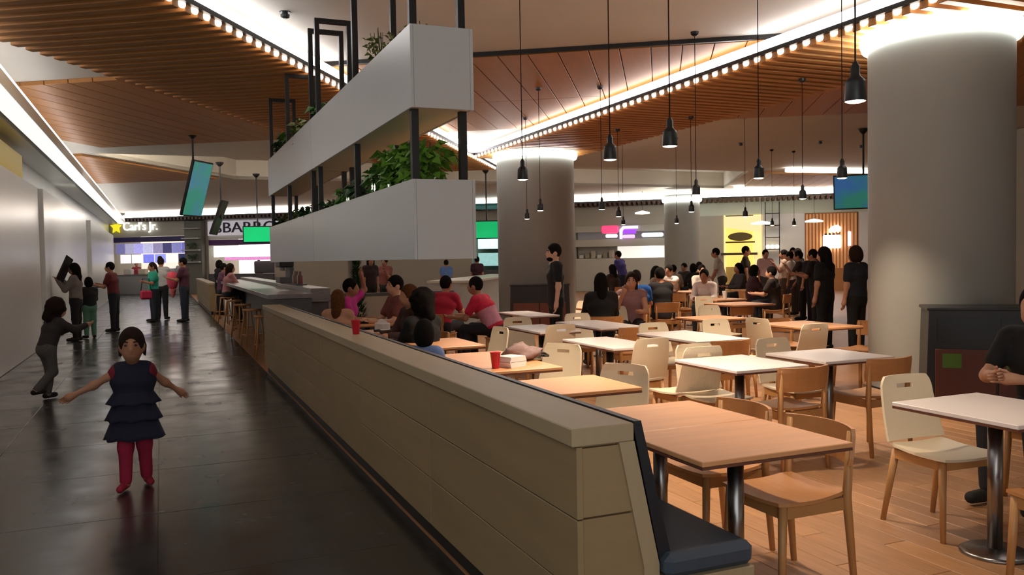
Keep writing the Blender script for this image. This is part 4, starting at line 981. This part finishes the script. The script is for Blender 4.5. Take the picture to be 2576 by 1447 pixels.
    if hair[1] == 'pony': hp_ += [('c', Hp(0,-.10,.04), Hp(0,-.15,-.16), .035*hs, .02*hs)]
    hp_.append(('sub', ('e', Hp(0,.105,-.045), (.072*hs,.085*hs,.105*hs), M)))
    child('hair', hp_, hm, .02, r=max(res*.9,.010))
    if beard:
        child('beard', [('e', Hp(0,.045,-.085), (.056*hs,.062*hs,.042*hs), M), ('sub', ('e', Hp(0,.12,-.035), (.05*hs,.05*hs,.05*hs), M))], hm, .015, r=.010)
    if cap:
        child('cap', [('e', Hp(0,-.005,.06), (.092*hs,.11*hs,.085*hs), M), ('t', Hp(0,.09,.05), Hp(0,.16,.04), .012, .012, hx, 5.0), ('sub', ('e', Hp(0,.02,-.06), (.2,.2,.09), M))], ck(cap), .02)
    if face:
        for sd in (-1,1):
            q = MB(); c = Hp(sd*.031,.089,.012); q.lathe([(.0001,-.008),(.007,-.005),(.010,0),(.007,.005),(.0001,.008)], 8); q.v = [tuple(c+(hx*v[0]*1.3+hy*v[1]*.5+hz*v[2])*hs) for v in q.v]; q.build('eye', mat('eye_dark', (24, 16, 14), .2), ob, smooth=True)
            q = MB(); q.tube([tuple(Hp(sd*.018,.096,.034)), tuple(Hp(sd*.034,.094,.039)), tuple(Hp(sd*.05,.082,.034))], .0045*hs, 5); q.build('eyebrow', hm, ob)
        q = MB(); q.tube([tuple(Hp(-.026,.086,-.052)), tuple(Hp(-.012,.096,-.059)), tuple(Hp(.012,.096,-.059)), tuple(Hp(.026,.086,-.052))], [.003*hs,.006*hs,.006*hs,.003*hs], 6); q.build('lips', mat('lips', (150, 74, 66), .5), ob)
    return ob
# facing: yaw 0 looks along +Y (away), pi looks at the camera, pi/2 looks left
REST = ((.12,.03,-1),(.05,.15,-1)); TABLE = ((.12,.45,-.8),(-.35,1,.05)); TRAY_ = ((.1,.35,-.9),(-.1,1,.25)); PHONE = ((.1,.5,-.8),(-.15,.6,.8))
HANG_ = ((.12,.12,-1),(-.05,.45,-.8))
# --- walkway
person((-.2,6.35), PI-.05, 'small girl in a navy dress and red leggings running with arms out', 1.0, arms=(((.5,-.45,-.55),(.55,-.5,-.5)),((.85,.1,-.5),(1,.2,-.45))), shirt=(120,20,40), sleeve='none', dress=(22,22,44), legcol=(150,22,56), pants=(150,22,56), shoes=(150,24,50), skin='b', hair=('dark','girl'), face=True, res=.010, step=.14, heads=1.22)
person((-1.25,11.0), -.95, 'blurred child with wild dark hair stooping on the left of the walkway', 1.12, lean=.35, arms=(((.1,.6,-.5),(-.1,1,.2)),((.1,.7,-.4),(-.1,1,.3))), shirt=(58,50,48), sleeve='long', pants=(92,86,82), skin='a', hair=('dark','wild'), legs=((( -.02,.25,-1),(0,-.15,-1)),((.02,.1,-1),(0,-.75,-.7))), res=.012, nod=-.1)
person((-1.62,19.2), 1.35, 'woman in a grey sweater and black trousers holding up a black tray', 1.58, arms=(PHONE,PHONE), shirt=(118,110,106), sleeve='long', pants=(18,16,18), hair=('black','long'), res=.018)
person((-1.42,19.8), .4, 'child in a black top and mint green trousers beside the woman with the tray', 1.26, arms=(REST,TRAY_), shirt=(20,20,22), sleeve='long', pants=(88,134,110), hair=('black','bob'), res=.018)
person((-1.02,21.4), 1.25, 'person in a dark red top and jeans carrying a tray', 1.60, arms=(TRAY_,TRAY_), shirt=(98,28,34), pants=(26,28,38), hair=('black','short'), res=.018, lean=.1)
person((-.2,24.4), 1.9, 'woman in a teal top and jeans with a red bag', 1.58, arms=(TRAY_,REST), shirt=(30,148,124), pants=(30,36,48), hair=('dark','pony'), res=.020)
person((.0,25.2), -.3, 'woman in a pale grey top and black trousers in the queue', 1.72, arms=(REST,TRAY_), shirt=(176,174,174), pants=(18,18,24), hair=('dark','bun'), res=.020)
person((.56,23.9), 1.2, 'man in a maroon top and jeans holding a pink bundle', 1.70, arms=(TRAY_,TRAY_), shirt=(74,30,48), sleeve='short', pants=(34,40,54), hair=('black','short'), res=.020)
person((-1.2,49.0), PI+.2, 'stall worker in a red cap behind the burger counter', 1.66, shirt=(170,60,70), hair=('black','short'), res=.03, cap=(206,60,90))
person((.95,47.4), PI+.4, 'stall worker in white behind the burger counter', 1.7, shirt=(220,214,206), hair=('black','short'), res=.03)
person((4.63,44.5), PI+.5, 'stall worker in plum behind the pizza counter', 1.66, shirt=(90,44,76), hair=('black','short'), res=.03)
# --- bar
person((1.60,26.3), -1.2, 'person in black leaning at the far end of the bar', 1.62, arms=(TABLE,TABLE), shirt=(26,22,24), sleeve='long', hair=('black','bob'), res=.02)
person((1.53,22.2), -1.3, 'person in a dusty pink top sitting at the bar', 1.60, 'sit', .15, (TABLE,TABLE), (170,116,116), 'long', seat=.70, hair=('dark','long'), res=.02)
person((1.53,24.25), -1.3, 'person in plum sitting at the far end of the bar', 1.60, 'sit', .1, (TABLE,TABLE), (92,56,80), 'long', seat=.70, hair=('black','short'), res=.02)
# --- banquette and tables on the left
person((1.92,9.95), -.5, 'girl with long brown hair on the banquette seen from behind', 1.40, 'sit', .05, (TABLE,TABLE), (206,150,120), 'none', skin='d', hair=('brown','long'), res=.012)
person((2.35,11.55), -2.1, 'person in a magenta shirt resting an arm on the head', 1.62, 'sit', .1, (((.6,.35,.5),(-.5,.0,.8)),TABLE), (196,44,140), 'short', skin='b', hair=('black','short'), res=.014, turn=.2)
person((2.82,10.6), 1.7, 'laughing man with short dark hair looking left over the tables', 1.72, 'sit', .0, (TABLE,TABLE), (128,70,66), 'short', skin='d', hair=('black','short'), res=.013, face=True)
person((2.57,8.8), 1.75, 'woman with long brown hair facing left at the banquette tables', 1.58, 'sit', .15, (TABLE,TABLE), (72,44,38), 'long', skin='a', hair=('brown','long'), res=.013)
person((2.36,7.8), .35, 'person with a large black hairdo in black clothes among the banquette tables', 1.48, 'sit', .12, (TABLE,TABLE), (18,16,16), 'long', skin='c', hair=('black','wild'), res=.013)
person((1.90,6.35), -.55, 'child with black hair and a blue shirt on the banquette near the red cup', 1.08, 'sit', .05, (TABLE,TABLE), (96,118,166), 'short', skin='c', hair=('black','bob'), res=.011, heads=1.05)
person((4.36,11.0), PI/2-.75, 'man in a pink and red striped shirt leaning over, seen from behind', 1.74, 'sit', .5, (TABLE,TABLE), (200,30,66), 'short', stripes=(206,140,160), skin='b', hair=('black','short'), res=.012, bulk=1.12)
person((3.82,11.9), -.75, 'man in a red shirt next to the striped man, hand on his face', 1.70, 'sit', .4, (((.1,.6,-.6),(-.3,.4,.9)),TABLE), (170,24,52), 'short', skin='b', hair=('black','short'), res=.013)
person((5.36,11.1), 1.35, 'standing bearded man in a black t-shirt beside the column', 1.74, arms=(REST,((.12,-.05,-1),(.02,.1,-1))), shirt=(16,15,16), pants=(18,17,19), skin='d', hair=('black','short'), beard=True, face=True, res=.012)
person((5.1,21.8), PI+.3, 'dark dressed person standing behind the banquette tables', 1.66, shirt=(44,24,26), pants=(20,18,20), hair=('black','long'), res=.02)
person((5.7,22.6), 2.4, 'person in a reddish top standing at the dark doorway', 1.60, arms=(PHONE,REST), shirt=(120,66,60), hair=('black','short'), res=.02)
person((9.0,27.2), -.2, 'far person in light blue behind the white counter', 1.5, shirt=(96,130,190), hair=('black','short'), res=.028)
person((10.2,27.4), -.6, 'far person in dark clothes at the teal stall', 1.6, shirt=(60,24,40), hair=('black','short'), res=.028)
# --- middle crowd
person((5.55,10.05), -.35, 'woman in black with long black hair seen from behind at a table', 1.66, 'sit', .1, (TABLE,TABLE), (18,16,16), 'long', hair=('black','long'), res=.013)
person((6.35,10.6), 2.6, 'woman with tan shoulders facing the woman in black', 1.66, 'sit', .15, (TABLE,((.1,.6,-.5),(-.4,.2,.9))), (150,110,110), 'none', skin='a', hair=('dark','long'), face=True, res=.013)
person((12.8,21.8), .5, 'standing worker in a violet blue shirt bending at the white counter', 1.72, lean=.3, arms=(HANG_,HANG_), shirt=(72,66,140), pants=(30,30,50), hair=('black','short'), res=.02)
person((13.35,18.95), -.2, 'dark dressed diner by the white counter, left of the violet worker', 1.66, 'sit', .2, (TABLE,TABLE), (34,26,26), 'long', hair=('black','bob'), res=.022)
person((7.3,12.05), -.6, 'diner in a bright blue shirt seen from behind', 1.68, 'sit', .3, (TABLE,TABLE), (22,86,160), 'short', hair=('black','short'), res=.014, bulk=1.1)
person((8.0,12.35), -.2, 'diner in a dark suit right of the blue shirt', 1.70, 'sit', .1, (TABLE,TABLE), (24,22,26), 'long', hair=('black','short'), res=.015)
person((9.9,15.6), -2.4, 'dark haired diner behind the person in the blue shirt', 1.66, 'sit', .1, (TABLE,TABLE), (150,130,116), 'short', hair=('black','long'), res=.018)
person((10.8,16.25), 2.0, 'diner in a white shirt stretching out an arm', 1.68, 'sit', .15, (((.3,1,-.2),(0,1,.1)),TABLE), (220,206,200), 'long', hair=('black','short'), res=.018)
person((9.75,13.45), 2.3, 'diner in a white shirt leaning on the table', 1.64, 'sit', .4, (TABLE,TABLE), (224,208,200), 'long', hair=('black','short'), res=.016)
person((13.6,18.1), .8, 'standing man in a grey shirt bending among the crowd', 1.72, lean=.25, arms=(HANG_,HANG_), shirt=(190,184,178), pants=(40,36,36), hair=('black','short'), res=.018)
person((14.2,17.9), -2.2, 'standing waiter in dark clothes with a white vest', 1.74, arms=(HANG_,REST), shirt=(40,28,26), pants=(26,20,20), hair=('black','short'), res=.018, dress=None)
person((15.6,18.8), 2.8, 'standing person in pale pink before the yellow stall', 1.64, shirt=(206,170,168), pants=(60,50,50), hair=('black','short'), res=.022)
person((14.8,17.1), 1.0, 'person in beige in the crowd before the lamp shelf', 1.62, arms=(PHONE,HANG_), shirt=(196,170,156), pants=(80,60,50), hair=('black','short'), res=.02)
person((14.6,16.5), .6, 'person in white in the crowd before the lamp shelf', 1.58, lean=.2, shirt=(226,212,200), pants=(60,44,40), hair=('black','short'), res=.02)
person((19.6,22.2), 1.2, 'distant woman with long hair standing before the white wall', 1.66, shirt=(176,160,150), pants=(60,50,46), hair=('black','long'), res=.026)
person((13.6,15.1), .7, 'person in dark clothes with a pink collar in the crowd', 1.58, lean=.15, shirt=(50,32,30), pants=(34,28,28), hair=('black','short'), res=.018, arms=(PHONE,HANG_))
person((12.6,13.6), .5, 'person in black carrying a tray behind the long haired woman', 1.60, lean=.1, shirt=(20,17,17), pants=(26,22,24), hair=('black','short'), res=.016, arms=(TRAY_,TRAY_), bulk=1.1)
person((9.72,10.3), .25, 'woman in black with very long black hair standing by the large column', 1.62, shirt=(16,15,17), sleeve='short', pants=(18,18,22), hair=('black','long'), res=.012, arms=(REST,HANG_), skin='a')
person((9.62,9.55), .15, 'woman with a short bob in a dark patterned blouse beside the large column', 1.62, shirt=(28,34,42), sleeve='short', pants=(16,16,18), shoes=(20,18,18), hair=('dark','bob'), res=.012, arms=(REST,HANG_), skin='a', bulk=1.08)
person((5.02,3.42), 1.65, 'man in a black jacket with folded arms at the right edge', 1.72, 'sit', .25, (((.1,.55,-.75),(-.7,.7,.1)),((.1,.55,-.75),(-.7,.7,.15))), (20,20,20), 'short', skin='a', hair=('black','short'), res=.010, bulk=1.12)
CROWD = [((11.2,13.2),.6,'sit',(44,34,32),'short','diner in dark brown left of the person carrying a tray'),((11.8,14.7),-2.0,'sit',(60,26,34),'bob','diner in wine red facing the camera in the crowd'),
 ((11.6,16.25),2.9,'sit',(206,196,186),'short','diner in off white at the distant table with a tray'),((12.9,16.4),1.4,'sit',(70,66,70),'long','diner in charcoal with long hair in the crowd'),((13.2,14.3),2.0,'stand',(28,24,26),'short','man in black turned left in the crowd'),
 ((15.0,16.0),-1.0,'stand',(90,60,52),'bob','woman in russet at the right of the crowd'),((15.6,17.4),.4,'stand',(40,40,46),'short','man in slate grey at the back of the crowd'),((16.4,18.6),2.4,'stand',(150,120,110),'long','woman in taupe before the slat stall'),
 ((12.4,18.6),-.9,'sit',(160,150,140),'short','diner in stone grey behind the blue shirt'),((14.6,21.2),1.9,'sit',(46,40,42),'short','dark diner before the distant column'),((16.0,22.6),-2.6,'sit',(180,160,150),'bob','diner in cream before the distant column'),((11.0,19.2),.3,'sit',(54,38,34),'long','dark haired diner right of the column behind the man')]
for k, (ps, yw, po, sc2, hs_, lb) in enumerate(CROWD):
    person(ps, yw, lb, 1.6+.03*(k%4), po, .12, (TABLE,TABLE) if po == 'sit' else (HANG_,HANG_), sc2, 'long' if k%2 else 'short', hair=('black',hs_), res=.02, skin='ab'[k%2])
    if po == 'sit': bch(ps[0], ps[1]-.03, yw, 'brown wooden chair under the '+lb.split(' in the crowd')[0][:60])
# held things
t = MB().box(-.19,.19,-.012,.012,-.26,.26,.01).build('held_tray', M_TRAY, None, base=(0,0,-.26)); t.location = (-1.90,19.12,1.25); t.rotation_euler = (.35,.25,1.35); tag(t, 'black tray held up by the woman in the grey sweater', 'tray')
t = MB().box(-.22,.22,-.15,.15,0,.03,.01).build('held_tray', M_TRAY); t.location = (-1.45,21.55,1.03); t.rotation_euler = (0,0,1.25); tag(t, 'dark tray carried by the person in the dark red top', 'tray')
e = empty('red_bag', (-.38,24.2,.62), .3, 'red shoulder bag hanging from the woman in teal', 'bag'); MB().box(-.15,.15,-.05,.05,0,.24,.04).build('bag_body', cloth('bag_red', (176,36,70)), e); MB().tube([(-.13,0,.23),(-.08,0,.55),(.08,0,.55),(.13,0,.23)], .012, 6).build('bag_strap', M_DARK, e)
e = empty('pink_bundle', (.28,24.05,.86), 0, 'pink blanket bundle held by the man in maroon', 'bundle'); q = MB(); q.lathe([(.001,0),(.10,.05),(.14,.18),(.15,.32),(.12,.45),(.001,.50)], 14); q.build('blanket', cloth('bundle_pink', (222,80,104)), e, smooth=True); q = MB(); q.lathe([(.001,-.22),(.05,-.15),(.08,-.02),(.09,.02)], 10); q.build('blanket_tail', cloth('bundle_tail', (214,110,112)), e, smooth=True)
